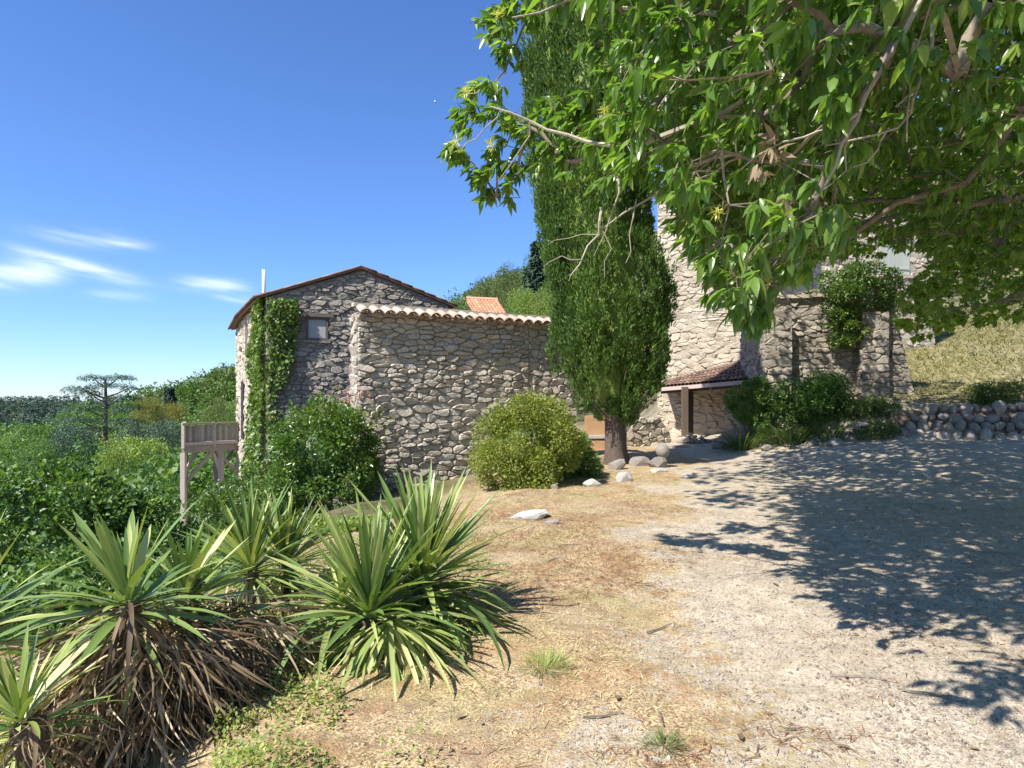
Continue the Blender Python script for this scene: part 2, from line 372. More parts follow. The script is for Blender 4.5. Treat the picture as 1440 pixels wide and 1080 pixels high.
# ------------------------------------------------------------------ ground
EDGE_Y = np.array([-50, 0, 2.8, 4.5, 9, 12, 14, 18, 400])
EDGE_X = np.array([-1.5, -1.3, -1.15, -1.1, -.5, .6, 1.3, 1.6, 1.6])
HX = np.array([-400, -130, -88, -66, -55, -11.5, 5.8, 40, 200, 600]); HZ = np.array([-16, -15, -9, -1.5, 1.2, 14, 23, 40, 90, 120])
BLX = np.array([-100, 5.0, 6.2, 9.5, 14, 30, 200]); BLY = np.array([24, 21, 20, 16.9, 16.3, 14, -40])
def ground_h(x, y):
    x = np.asarray(x, float); y = np.asarray(y, float)
    d = np.maximum(0, np.interp(y, EDGE_Y, EDGE_X) - x)
    near = sstep(9, 4, y)
    z = -(.13 + .10 * near) * np.minimum(d, 4) - .45 * np.maximum(0, d - 4)
    z = np.maximum(z, -13)
    z = z + .5 * sstep(5, 10, x) * sstep(9, 16, y)
    t = y - np.interp(x, BLX, BLY)
    z = z + .85 * sstep(0, .8, t) * sstep(6.4, 7.8, x) * (1 - sstep(19.4, 20.4, y) * sstep(9.4, 8.2, x)) + .24 * np.clip(t - 1, 0, 60) * sstep(7, 10.5, x)
    w = sstep(48, 130, y)
    hz = np.interp(x, HX, HZ)
    z = z * (1 - w) + hz * w
    # far left ridge
    lr = sstep(180, 300, y) * sstep(-60, -140, x) * 9.5
    z = z + lr
    P = np.stack([x, y], -1)
    far = sstep(20, 60, np.hypot(x, y))
    z = z + (fbm(P * .9, 4, 3) - .5) * .14 * (1 - far) * sstep(1.0, 3.5, np.hypot(x, y) - 0) + (fbm(P * .05, 3, 5) - .5) * 3.0 * far
    z = z + (fbm(P * 7, 3, 9) - .5) * .03 * sstep(14, 4, np.hypot(x, y))
    return z
def gravel_mask(x, y):
    """1 = gravel track, 0 = dry grass"""
    P = np.stack([x, y], -1)
    e = np.interp(y, [0, 2.8, 4, 6, 8, 10, 13, 17, 22, 30], [.45, .75, .85, .95, 1.6, 2.4, 3.2, 4.6, 5.0, 5.0])
    n = (fbm(P * .9, 4, 21) - .5) * 2.6 + (fbm(P * 4, 3, 23) - .5) * 1.2
    return np.clip((x - e + n) * .9 + .35, 0, 1)
n = 440
u = np.linspace(-1, 1, n); gx = 1.2 + .89 * np.sinh(8.2 * u); gy = 4.5 + .89 * np.sinh(8.2 * u)
GX, GY = np.meshgrid(gx, gy); GZ = ground_h(GX, GY)
V = np.stack([GX, GY, GZ], -1).reshape(-1, 3)
ii = np.arange(n - 1)[:, None] * n + np.arange(n - 1)[None]
Fc = np.stack([ii, ii + 1, ii + n + 1, ii + n], -1).reshape(-1, 4)
gme = mesh('ground', V, Fc, smooth=True)
gm = gravel_mask(GX, GY)
a = gme.attributes.new('gravel', 'FLOAT', 'POINT'); a.data.foreach_set('value', gm.astype(np.float32).ravel())
forest = np.clip(sstep(0.8, 3.5, np.interp(GY, EDGE_Y, EDGE_X) - GX) * sstep(5, 7, GY) + sstep(28, 40, GY), 0, 1)
hl = sstep(.9, 2.5, GY - np.interp(GX, BLX, BLY)) * sstep(9, 11, GX); a = gme.attributes.new('hill', 'FLOAT', 'POINT'); a.data.foreach_set('value', hl.astype(np.float32).ravel())
a = gme.attributes.new('forest', 'FLOAT', 'POINT'); a.data.foreach_set('value', forest.astype(np.float32).ravel())
m = bpy.data.materials.new('dry ground'); m.use_nodes = True; nt = m.node_tree; N = nt.nodes; L = nt.links
b = N['Principled BSDF']; b.inputs['Roughness'].default_value = .95; b.inputs['Specular IOR Level'].default_value = .1
geo = N.new('ShaderNodeNewGeometry')
def tex(scale, detail=5, kind='ShaderNodeTexNoise', rough=.6):
    t = N.new(kind); t.inputs['Scale'].default_value = scale
    if kind == 'ShaderNodeTexNoise': t.inputs['Detail'].default_value = detail; t.inputs['Roughness'].default_value = rough
    L.new(geo.outputs['Position'], t.inputs['Vector']); return t
def mixc(f, a_, b_, bt='MIX'):
    x = N.new('ShaderNodeMix'); x.data_type = 'RGBA'; x.blend_type = bt
    if isinstance(f, (int, float)): x.inputs[0].default_value = f
    else: L.new(f, x.inputs[0])
    for s_, q in ((6, a_), (7, b_)):
        if isinstance(q, tuple): x.inputs[s_].default_value = (*q, 1)
        else: L.new(q, x.inputs[s_])
    return x.outputs[2]
def mrange(v, a0, a1, b0, b1):
    x = N.new('ShaderNodeMapRange'); x.inputs[1].default_value = a0; x.inputs[2].default_value = a1; x.inputs[3].default_value = b0; x.inputs[4].default_value = b1
    L.new(v, x.inputs[0]); return x.outputs[0]
t1 = tex(1.1); t2 = tex(60, 3); vor = tex(75, kind='ShaderNodeTexVoronoi'); t3 = tex(14, 5); t4 = tex(3.2, 6)
vor.inputs['Randomness'].default_value = 1
gr = ramp(nt, [(0, (.14, .12, .098)), (.3, (.35, .295, .23)), (.7, (.47, .40, .31)), (1, (.64, .57, .47))])
L.new(vor.outputs['Color'], gr.inputs[0])
grc = mixc(mrange(t1.outputs['Fac'], .35, .65, 0, .5), gr.outputs[0], (.45, .37, .27))
grc = mixc(mrange(t4.outputs['Fac'], .55, .7, 0, .45), grc, (.36, .265, .17))
st = ramp(nt, [(0, (.10, .065, .038)), (.35, (.30, .205, .115)), (.6, (.47, .355, .205)), (1, (.60, .50, .33))])
L.new(mrange(t2.outputs['Fac'], .3, .7, 0, 1), st.inputs[0])
t5 = tex(2.3, 5); stc = mixc(mrange(t5.outputs['Fac'], .47, .6, 0, .75), st.outputs[0], (.30, .175, .095))
stc = mixc(mrange(t3.outputs['Fac'], .5, .62, 0, .6), stc, (.22, .155, .095))
stc = mixc(mrange(t1.outputs['Fac'], .5, .62, 0, .5), stc, (.31, .29, .13))
ag = N.new('ShaderNodeAttribute'); ag.attribute_name = 'gravel'
gk = N.new('ShaderNodeMath'); gk.operation = 'ADD'; L.new(ag.outputs['Fac'], gk.inputs[0]); L.new(mrange(t3.outputs['Fac'], .3, .7, -.35, .35), gk.inputs[1])
base = mixc(mrange(gk.outputs[0], .3, .62, 0, 1), stc, grc)
ah = N.new('ShaderNodeAttribute'); ah.attribute_name = 'hill'; base = mixc(ah.outputs['Fac'], base, mixc(mrange(t3.outputs['Fac'], .35, .65, 0, 1), (.15, .14, .06), (.32, .27, .14)))
af = N.new('ShaderNodeAttribute'); af.attribute_name = 'forest'
base = mixc(af.outputs['Fac'], base, mixc(mrange(t3.outputs['Fac'], .4, .6, 0, 1), (.05, .055, .022), (.10, .10, .04)))
t6 = tex(5.5, 7, rough=.75); base = mixc(1.0, base, mrange(t6.outputs['Fac'], .35, .65, .78, 1.28), 'MULTIPLY')
t7 = tex(.6, 4); base = mixc(mrange(t7.outputs['Fac'], .45, .62, 0, .3), base, (.44, .37, .27))
L.new(base, b.inputs['Base Color'])
bp = N.new('ShaderNodeBump'); bp.inputs['Strength'].default_value = .5; bp.inputs['Distance'].default_value = .012
hh = N.new('ShaderNodeMath'); hh.operation = 'ADD'; L.new(vor.outputs['Distance'], hh.inputs[0]); L.new(t2.outputs['Fac'], hh.inputs[1])
L.new(hh.outputs[0], bp.inputs['Height']); L.new(bp.outputs[0], b.inputs['Normal'])
gme.materials.append(m)
go = bpy.data.objects.new('ground', gme); link(go); go['kind'] = 'structure'

def gz(x, y): return float(ground_h(np.array([x]), np.array([y]))[0])

# ------------------------------------------------------------------ rubble walls
def clip(poly, nx, ny, c):
    """keep the side nx*x+ny*y <= c"""
    out = []; k = len(poly)
    for i in range(k):
        p, q = poly[i], poly[(i + 1) % k]
        dp = nx * p[0] + ny * p[1] - c; dq = nx * q[0] + ny * q[1] - c
        if dp <= 0: out.append(p)
        if (dp < 0 < dq) or (dq < 0 < dp):
            t = dp / (dp - dq); out.append((p[0] + t * (q[0] - p[0]), p[1] + t * (q[1] - p[1])))
    return out
def parea(p):
    return .5 * sum(p[i][0] * p[(i + 1) % len(p)][1] - p[(i + 1) % len(p)][0] * p[i][1] for i in range(len(p)))
def rubble(parent, O, U, Nn, poly, cw, ch, dep, mat, seed, gap=.012, openings=(), nmax=300, name='stone', kk=11, tilt=.45, irregular=.38):
    rr = random.Random(seed)
    O = np.array(O, float); U = np.array(U, float); U /= np.linalg.norm(U); Nn = np.array(Nn, float); Nn /= np.linalg.norm(Nn)
    Z = np.array([0, 0, 1.])
    us = [p[0] for p in poly]; vs = [p[1] for p in poly]
    seeds = []; v = min(vs) - ch
    while v < max(vs) + ch:
        h = ch * rr.uniform(.6, 1.45); uu = min(us) - cw * 1.5 + rr.random() * cw
        while uu < max(us) + cw * 1.5:
            w = cw * rr.choice((.45, .6, .8, 1, 1.2, 1.5, 1.8)); seeds.append((uu + w / 2 + rr.uniform(-.1, .1) * cw, v + h / 2 + rr.uniform(-irregular, irregular) * ch)); uu += w
        v += h
    seeds = [q for q in seeds if rr.random() > .16]
    S = np.array(seeds); Q = S / np.array([cw, ch])
    eps = [(poly[i], poly[(i + 1) % len(poly)]) for i in range(len(poly))]
    if parea(poly) < 0: eps = [(q, p) for p, q in eps]
    cells = []
    for i in range(len(S)):
        sx, sy = S[i]
        if not (min(us) - cw < sx < max(us) + cw and min(vs) - ch < sy < max(vs) + ch): continue
        dq = ((Q - Q[i]) ** 2).sum(1); nb = np.argsort(dq)[1:16]
        P = [(sx - 1.5 * cw, sy - 1.7 * ch), (sx + 1.5 * cw, sy - 1.7 * ch), (sx + 1.5 * cw, sy + 1.7 * ch), (sx - 1.5 * cw, sy + 1.7 * ch)]
        for j in nb:
            nx = (Q[j][0] - Q[i][0]) / cw; ny = (Q[j][1] - Q[i][1]) / ch
            l = math.hypot(nx, ny); nx /= l; ny /= l
            mx_, my_ = (sx + S[j][0]) / 2, (sy + S[j][1]) / 2
            P = clip(P, nx, ny, nx * mx_ + ny * my_ - gap / 2)
            if len(P) < 3: break
        if len(P) < 3: continue
        for (p, q) in eps:
            ex, ey = q[0] - p[0], q[1] - p[1]; l = math.hypot(ex, ey)
            nx, ny = ey / l, -ex / l
            P = clip(P, nx, ny, nx * p[0] + ny * p[1])
            if len(P) < 3: break
        if len(P) < 3: continue
        cx = sum(p[0] for p in P) / len(P); cy = sum(p[1] for p in P) / len(P)
        bad = False
        for (a0, b0, a1, b1) in openings:
            if a0 < cx < a1 and b0 < cy < b1: bad = True; break
            sides = [(a0 - cx, (1, 0, a0)), (cx - a1, (-1, 0, -a1)), (b0 - cy, (0, 1, b0)), (cy - b1, (0, -1, -b1))]
            sides.sort(key=lambda s: -s[0]); nx, ny, c = sides[0][1]
            if a0 - 2 * cw < cx < a1 + 2 * cw and b0 - 2 * ch < cy < b1 + 2 * ch: P = clip(P, nx, ny, c)
            if len(P) < 3: bad = True; break
        if bad: continue
        if abs(parea(P)) < cw * ch * .05: continue
        cells.append(P)
    cells.sort(key=lambda p: -abs(parea(p)))
    restV = MB()
    for idx, P in enumerate(cells):
        # chaikin + resample
        C = []
        for i in range(len(P)):
            p, q = P[i], P[(i + 1) % len(P)]
            C += [(p[0] * .88 + q[0] * .12, p[1] * .88 + q[1] * .12), (p[0] * .12 + q[0] * .88, p[1] * .12 + q[1] * .88)]
        C = np.array(C); seg = np.linalg.norm(np.roll(C, -1, 0) - C, axis=1); cum = np.concatenate([[0], np.cumsum(seg)])
        tt = (np.arange(kk) + rr.random()) / kk * cum[-1]; Cx = np.append(C[:, 0], C[0, 0]); Cy = np.append(C[:, 1], C[0, 1])
        ring = np.stack([np.interp(tt, cum, Cx), np.interp(tt, cum, Cy)], 1)
        cen = ring.mean(0); d = dep * rr.uniform(.3, 1.35)
        tx, ty = rr.uniform(-tilt, tilt), rr.uniform(-tilt, tilt)
        jit = lambda s: np.array([rr.uniform(-s, s) for _ in range(kk)])
        R0 = ring; R1 = cen + (ring - cen) * (1 + jit(.07))[:, None]; R2 = cen + (ring - cen) * (.80 + jit(.12))[:, None]
        dd1 = d * (.45 + jit(.18)); dd2 = d * (1 + jit(.2)) + (R2 - cen) @ np.array([tx, ty]) * .6
        cc = cen + np.array([rr.uniform(-.1, .1) * cw, rr.uniform(-.1, .1) * ch])
        uv = np.concatenate([R0, R1, R2, [cc]]); dz = np.concatenate([np.full(kk, -.02), dd1, np.maximum(dd2, dd1 * .9), [d * (1.05 + rr.uniform(-.1, .15))]])
        V3 = O + uv[:, :1] * U + uv[:, 1:2] * Z + dz[:, None] * Nn
        Fs = []
        for j in range(kk):
            k2 = (j + 1) % kk
            Fs += [(j, k2, kk + k2, kk + j), (kk + j, kk + k2, 2 * kk + k2, 2 * kk + j), (2 * kk + j, 2 * kk + k2, 3 * kk)]
        if np.cross(U, Z) @ Nn < 0: Fs = [f[::-1] for f in Fs]
        t = rr.random()
        if idx < nmax: add(name, V3, Fs, mat, parent, np.full(len(V3), 0.0))
        else: restV.put(V3, Fs, t)
    if False: pass
    if restV.n: restV.build('small_' + name + 's', mat, parent, kind='stuff')
    return len(cells)
def prism(poly3, back, name, mat, parent):
    """front face polygon (3-D) extruded by the vector back"""
    P = np.array(poly3, float); Bk = P + np.array(back, float); k = len(P)
    Fs = [tuple(range(k)), tuple(range(2 * k - 1, k - 1, -1))] + [(i, i + k, (i + 1) % k + k, (i + 1) % k) for i in range(k)]
    return add(name, np.concatenate([P, Bk]), Fs, mat, parent, np.full(2 * k, .5))
def canal_tile(r=.1, L_=.42, th=.014, k=8, taper=.85):
    """half-round tile, axis +X (downhill), convex towards +Z"""
    V = []
    for x, s in ((0, taper), (L_, 1)):
        for rad in (r * s, (r - th) * s):
            for j in range(k + 1):
                a_ = pi * j / k; V.append((x, rad * math.cos(a_), rad * math.sin(a_) * .85))
    n1 = k + 1; Fs = []
    for j in range(k):
        Fs += [(j, 2 * n1 + j, 2 * n1 + j + 1, j + 1), (n1 + j, n1 + j + 1, 3 * n1 + j + 1, 3 * n1 + j),
               (2 * n1 + j, 3 * n1 + j, 3 * n1 + j + 1, 2 * n1 + j + 1), (j, j + 1, n1 + j + 1, n1 + j)]
    Fs += [(0, n1, 3 * n1, 2 * n1), (k, 2 * n1 + k, 3 * n1 + k, n1 + k)]
    return np.array(V), Fs
def unit(v): v = np.array(v, float); return v / np.linalg.norm(v)
Zv = np.array([0, 0, 1.])

# --- courtyard wall (big, sunlit, with tile coping)
A = np.array([-3.5, 14.5, 0]); B = np.array([1.035, 16.94, 0]); Uw = unit(B - A); Nw = np.array([Uw[1], -Uw[0], 0])
Lw = 5.95; z0 = -1.2; ztop = 3.56
cw_t = thing('courtyard_wall', 'tall sunlit rubble stone wall topped by one row of pink clay tiles', 'wall', (A[0], A[1], z0))
prism([A + Zv * z0, A + Uw * Lw + Zv * z0, A + Uw * Lw + Zv * ztop, A + Zv * ztop], -Nw * .55, 'wall', M['mortar'], cw_t)
Lj = 4.45
rubble(cw_t, A, Uw, Nw, [(0, z0), (Lj, z0), (Lj, ztop), (0, ztop)], .29, .12, .055, M['stone_wall'], 11, gap=.012, nmax=290, irregular=.38)
rubble(cw_t, A, Uw, Nw, [(Lj + .02, z0), (Lw, z0), (Lw, ztop), (Lj + .02, ztop)], .24, .15, .03, M['stone_wall'], 12, gap=.02, nmax=0, name='seam_stone')
rubble(cw_t, A - Nw * .55, Nw, -Uw, [(0, z0), (.55, z0), (.55, ztop), (0, ztop)], .3, .2, .04, M['stone_wall'], 13, gap=.015, nmax=0, name='end_stone')
tv, tf = canal_tile(.135, .5, .016)
tme = mesh('roof_tile', tv, tf, np.zeros(len(tv)), True, M['tile_pale'])
dn = unit(Nw * math.cos(R(20)) - Zv * math.sin(R(20)))
Mt = frames(dn[None], np.array([0.]))[0]; Mt2 = Mt @ np.diag([1, -1, -1])
nt_ = 21
for i in range(nt_):
    s = .13 + i * (Lw - .1) / nt_
    p = A + Uw * s + Zv * (ztop + .115) - Nw * .20
    jr = Matrix.Rotation(random.uniform(-.03, .03), 3, 'Z')
    inst('roof_tile', tme, cw_t, p + Zv * random.uniform(-.006, .006), Mt @ np.array(jr))
    inst('channel_tile', tme, cw_t, p + Uw * .142 - Nw * .03 + Zv * .03, Mt2, (.93, .8, .8))
cb = MB()
for i in range(10):
    s0 = -.03 + i * (Lw / 10); cb.box(A + Uw * (s0 + Lw / 20) - Nw * .34 + Zv * (ztop + .2 + random.uniform(-.006, .006)), (Lw / 10 - .008, .2, .085), np.stack([Uw, Nw, Zv], 1), random.random())
cb.build('coping_cap', M['cap'], cw_t)

# --- left stone house with gable
Lc = np.array([-6.5, 17., 0]); Rc = np.array([-1.86, 18.6, 0]); FLc = np.array([-10.75, 25., 0]); BRc = np.array([-5.6, 27., 0]); Mc = np.array([-8.72, 20.95, 0])
ze = 4.3; zp = 5.18; zb = -5.
Pk = (Lc + Rc) / 2; Ug = unit(Rc - Lc); Ng = np.array([Ug[1], -Ug[0], 0]); Lg = np.linalg.norm(Rc - Lc)
hs = thing('stone_house', 'grey stone house with gable end, small square window and thin steel flue', 'house', (Lc[0], Lc[1], zb))
BP = (FLc + BRc) / 2
vb = [Lc, Rc, BRc, FLc, Mc]
V = [p + Zv * zb for p in vb] + [p + Zv * ze for p in vb] + [Pk + Zv * zp, BP + Zv * zp]
add('wall', V, [(0, 1, 6, 10, 5), (1, 2, 7, 6), (2, 3, 8, 11, 7), (3, 4, 9, 8), (4, 0, 5, 9), (5, 10, 11, 8, 9), (6, 7, 11, 10)], M['mortar_dark'], hs, np.full(12, .5))
def upx(px, O, U):       # wall coordinate u of a picture column
    k = (px - 720) / F; return (k * O[1] - O[0]) / (U[0] - k * U[1])
wu0, wu1 = upx(430, Lc, Ug), upx(461, Lc, Ug)
yw = (Lc + Ug * wu0)[1]
wz1 = EYE + (560 - 446) / F * yw; wz0 = EYE + (560 - 478) / F * yw
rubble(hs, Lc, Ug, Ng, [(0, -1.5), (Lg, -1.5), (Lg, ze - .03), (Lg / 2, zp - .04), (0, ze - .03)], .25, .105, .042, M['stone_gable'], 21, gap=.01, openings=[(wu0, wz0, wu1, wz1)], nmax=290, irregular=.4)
wf = MB(); Mg = np.stack([Ug, Ng, Zv], 1)
def onw(O, U, Nn, u_, v_, d_): return O + U * u_ + Zv * v_ + Nn * d_
for (ua, ub, va, vb_) in ((wu0, wu1, wz1 - .05, wz1), (wu0, wu1, wz0, wz0 + .05), (wu0, wu0 + .05, wz0 + .052, wz1 - .052), (wu1 - .05, wu1, wz0 + .052, wz1 - .052)):
    wf.box(onw(Lc, Ug, Ng, (ua + ub) / 2, (va + vb_) / 2, .0), (ub - ua, .1, vb_ - va), Mg)
wfo = wf.build('window', M['frame'], hs)
MB().box(onw(Lc, Ug, Ng, (wu0 + wu1) / 2, (wz0 + wz1) / 2, -.012), (wu1 - wu0 - .12, .03, wz1 - wz0 - .12), Mg).build('panel', M['panel'], wfo)
MB().box(onw(Lc, Ug, Ng, (wu0 + wu1) / 2, wz0 - .04, .03), (wu1 - wu0 + .12, .12, .06), Mg).build('sill', M['stone_gable'], wfo)
MB().box(onw(Lc, Ug, Ng, (wu0 + wu1) / 2, wz1 + .06, .03), (wu1 - wu0 + .3, .12, .1), Mg).build('lintel', M['frame'], wfo)
# sunlit left flank
U1 = unit(Mc - Lc); N1 = np.array([U1[1], -U1[0], 0]); N1 = N1 if N1[0] < 0 else -N1; L1 = np.linalg.norm(Mc - Lc)
U2 = unit(FLc - Mc); N2 = np.array([U2[1], -U2[0], 0]); N2 = N2 if N2[0] < 0 else -N2; L2 = np.linalg.norm(FLc - Mc)
sl0, sl1 = upx(349, Lc, U1), upx(346, Lc, U1)
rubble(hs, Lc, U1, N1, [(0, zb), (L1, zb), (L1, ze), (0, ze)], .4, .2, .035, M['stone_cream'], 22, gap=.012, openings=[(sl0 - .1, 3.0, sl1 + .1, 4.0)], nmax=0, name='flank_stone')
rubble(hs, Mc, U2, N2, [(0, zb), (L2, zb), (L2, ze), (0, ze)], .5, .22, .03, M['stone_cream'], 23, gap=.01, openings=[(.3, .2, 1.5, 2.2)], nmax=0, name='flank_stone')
Mf = np.stack([U2, N2, Zv], 1)
MB().box(onw(Mc, U2, N2, .9, 1.2, .02), (1.15, .06, 1.96), Mf).build('door', M['darkvoid'], hs)
Mf1 = np.stack([U1, N1, Zv], 1)
w2 = MB().box(onw(Lc, U1, N1, (sl0 + sl1) / 2, 3.5, .005), (sl1 - sl0 + .18, .03, .96), Mf1).build('narrow_window', M['frame'], hs)
# roof
def slab(pts, th, name, mat, parent):
    P = np.array(pts, float); n_ = np.cross(P[1] - P[0], P[2] - P[0]); n_ = unit(n_); n_ = n_ if n_[2] > 0 else -n_
    return prism(P + n_ * th, -n_ * th, name, mat, parent)
ov = Ng * .12; ud = unit(np.cross(Zv, Ug))
pkf = Pk + Zv * (zp + .01) + ov; pkb = BP + Zv * (zp + .01)
rs = (zp - ze) / (Lg / 2)
lef = Lc + Zv * (ze + .01) + ov - Ug * .2 - Zv * .2 * rs
mid = Mc + Zv * (ze + .01 - .2 * rs) + N1 * .2; leb = FLc + Zv * (ze + .01 - .2 * rs) + N2 * .2
ref = Rc + Zv * (ze + .01) + ov + Ug * .2 - Zv * .2 * rs; reb = BRc + Zv * (ze + .01 - .2 * rs) + Ug * .2
rf1 = add('roof', np.concatenate([np.array([pkf, lef, mid, leb, pkb]), np.array([pkf, lef, mid, leb, pkb]) + Zv * .05]),
          [(0, 1, 2), (0, 2, 4), (2, 3, 4), (5, 7, 6), (5, 9, 7), (7, 9, 8), (0, 5, 6, 1), (1, 6, 7, 2), (2, 7, 8, 3), (3, 8, 9, 4)], M['tile_old'], hs, np.full(10, .4))
slab([pkf, ref, reb, pkb], .05, 'roof_slope', M['tile_old'], hs)
tv2, tf2 = canal_tile(.09, .42, .014, 6)
tme2 = mesh('rake_tile', tv2, tf2, np.zeros(len(tv2)), True, M['tile_old'])
# tiles along the gable rakes
for (a_, b_) in ((pkf, lef), (pkf, ref)):
    d_ = unit(b_ - a_); l_ = np.linalg.norm(b_ - a_); kx = int(l_ / .34)
    for i in range(kx): inst('rake_tile', tme2, hs, a_ + d_ * (i * l_ / kx) + Zv * .05 - Ng * .06, frames(d_[None])[0], (1, .9, .75))
for (a_, b_, nn) in ((lef, mid, N1), (mid, leb, N2)):
    l_ = np.linalg.norm(b_ - a_); kx = int(l_ / .22); d_ = unit(b_ - a_)
    for i in range(kx):
        dd = unit(nn - Zv * rs); inst('eave_tile', tme2, hs, a_ + d_ * ((i + .5) * l_ / kx) - dd * .3 + Zv * .055, frames(dd[None])[0], (1, .95, .85))
pp = at(371, 0, 18.2); pp[2] = 0
MB().tube([pp + Zv * 3.9, pp + Zv * 5.25], .05, 10).build('flue_pipe', M['metal'], hs, smooth=True)
MB().tube([pp + Zv * 4.35, pp + Zv * 4.45], .085, 10).build('flue_flashing', M['mortar_dark'], hs, smooth=True)

# --- distant red tiled roof between the walls
r0 = at(656, 421, 30); r1 = at(700, 423, 30); e0 = at(668, 440, 28); e1 = at(712, 441, 28)
th_ = thing('tiled_outhouse', 'small orange tiled roof peeping over the courtyard wall', 'building', ((r0 + r1) / 2)[0:3] * np.array([1, 1, 0]))
V = [e0, e1, r1, r0]; V = [v_ - Zv * .12 for v_ in V]
prism([e0 - Zv * .1, e1 - Zv * .1, np.array([e1[0], e1[1], -1]), np.array([e0[0], e0[1], -1])], (0, 2.0, 0), 'wall', M['mortar_light'], th_)
slab(V, .08, 'roof', M['tile_orange'], th_)
nc = 9
tv3, tf3 = canal_tile(.1, .46, .015, 5); tme3 = mesh('roof_tile', tv3, tf3, np.zeros(len(tv3)), True, M['tile_orange'])
for i in range(nc):
    top = r0 + (r1 - r0) * (i + .5) / nc; bot = e0 + (e1 - e0) * (i + .5) / nc; d_ = unit(bot - top); l_ = np.linalg.norm(bot - top)
    for j in range(int(l_ / .38) + 1): inst('roof_tile', tme3, th_, top + d_ * j * .38, frames(d_[None])[0], (1, .95, 1))
rt = MB().tube([r0 + Zv * .05, r1 + Zv * .05], .09, 8); rt.build('ridge_tiles', M['tile_orange'], th_)

# --- tall cream house at the right, with lean-to porch
C1 = np.array([5.69, 25., 0]); C2 = np.array([8.7, 22.5, 0]); Uc = unit(C2 - C1); C2 = C2 + Uc * .75; Nc = np.array([Uc[1], -Uc[0], 0]); Lcc = np.linalg.norm(C2 - C1)
mh = thing('tall_stone_house', 'tall bright cream stone house half hidden by the chestnut branches', 'house', (C1[0], C1[1], 0))
C3 = np.array([9.3, 24.2, 0]); C4 = np.array([17.3, 26.2, 0])
HT = 9.4
prism([C1 - Zv, C2 - Zv, C2 + Zv * HT, C1 + Zv * HT], -Nc * 3 , 'wall', M['mortar_light'], mh)
Ur = unit(C4 - C3); Nr = np.array([Ur[1], -Ur[0], 0]); Lr = np.linalg.norm(C4 - C3)
prism([C3 - Zv, C4 - Zv, C4 + Zv * 8.9, C3 + Zv * 8.9], -Nr * 5, 'wing_wall', M['mortar_light'], mh)
d0 = upx(967, C1, Uc); d1_ = upx(975, C1, Uc)
rubble(mh, C1, Uc, Nc, [(0, -.2), (Lcc, -.2), (Lcc, HT), (0, HT)], .32, .15, .035, M['stone_cream'], 31, gap=.008, openings=[(d0, -.5, d1_, 2.05)], nmax=290, irregular=.4)
su0 = upx(1236, C3, Ur); su1 = upx(1278, C3, Ur); ysh = (C3 + Ur * su0)[1]
sz0 = EYE + (560 - 385) / F * ysh; sz1 = EYE + (560 - 335) / F * ysh
rubble(mh, C3, Ur, Nr, [(0, .5), (Lr, .5), (Lr, 8.9), (0, 8.9)], .36, .2, .04, M['stone_cream'], 32, gap=.014, openings=[(su0, sz0, su1, sz1)], nmax=0, name='wing_stone')
Mr_ = np.stack([Ur, Nr, Zv], 1)
for hlf in (0, 1):
    a0 = su0 + hlf * (su1 - su0) / 2; 
    sh = MB()
    nb_ = 4; wv = (su1 - su0) / 2 / nb_
    for q in range(nb_): sh.box(onw(C3, Ur, Nr, a0 + (q + .5) * wv, (sz0 + sz1) / 2, .03), (wv - .012, .04, sz1 - sz0 - .02), Mr_, random.random())
    sh.box(onw(C3, Ur, Nr, a0 + 2 * wv, sz0 + .25, .065), (4 * wv - .05, .03, .08), Mr_); sh.box(onw(C3, Ur, Nr, a0 + 2 * wv, sz1 - .25, .065), (4 * wv - .05, .03, .08), Mr_)
    sh.build('shutter', M['shutter'], mh)
Mc_ = np.stack([Uc, Nc, Zv], 1)
MB().box(onw(C3, Ur, Nr, (su0 + su1) / 2, sz0 - .07, .05), (su1 - su0 + .2, .16, .1), Mr_).build('sill', M['stone_cream'], mh)
MB().box(onw(C3, Ur, Nr, (su0 + su1) / 2, sz1 + .1, .03), (su1 - su0 + .3, .1, .16), Mr_).build('lintel', M['wood_dark'], mh)
MB().box(onw(C1, Uc, Nc, (d0 + d1_) / 2, .95, -.004), (d1_ - d0, .05, 2.3), Mc_).build('door', M['darkvoid'], mh)  # dark sheet filling the open gap, its shade put into the colour
# porch
E1 = at(928, 546.5, 23.7); E2 = at(1064, 535, 20.6); T1 = at(934, 541, 24.75); T2 = at(1066, 507, 22.55)
slab([E1, E2, T2, T1], .06, 'porch_roof', M['tile_old'], mh)
nc = 24
for i in range(nc):
    f_ = (i + .5) / nc; top = T1 + (T2 - T1) * f_; bot = E1 + (E2 - E1) * f_; d_ = unit(bot - top); l_ = np.linalg.norm(bot - top) + .06
    kx = max(1, int(round(l_ / .36)))
    for j in range(kx): inst('porch_tile', tme2, mh, top + Zv * .07 + d_ * (j * l_ / kx) + Zv * .01 * (kx - j), frames(d_[None], np.array([random.uniform(-.05, .05)]))[0], (l_ / kx / .40, .95, 1))
pg = MB(); dE = unit(E2 - E1)
pg.bar(E1 - dE * .1 + np.array([0, -.06, -.03]), E2 + dE * .1 + np.array([0, -.06, -.03]), .1, .13); pg.build('gutter', M['gutter'], mh)
MB().bar(E1 + np.array([.1, .12, -.13]), E2 + np.array([0, .12, -.13]), .12, .12).build('eave_beam', M['wood_dark'], mh)
pt = at(963, 0, 22.6); MB().bar(np.array([pt[0], pt[1], -.1]), np.array([pt[0], pt[1], 2.0]), .2, .18, up=(0, 1, 0)).build('post', M['post'], mh)
rp_ = at(1006, 549, 21.9)
ring = MB(); th = np.linspace(0, 2 * pi, 15)
ring.tube([rp_ + np.array([.17 * math.cos(x), 0, .17 * math.sin(x)]) for x in th], .022, 5, cap=False)
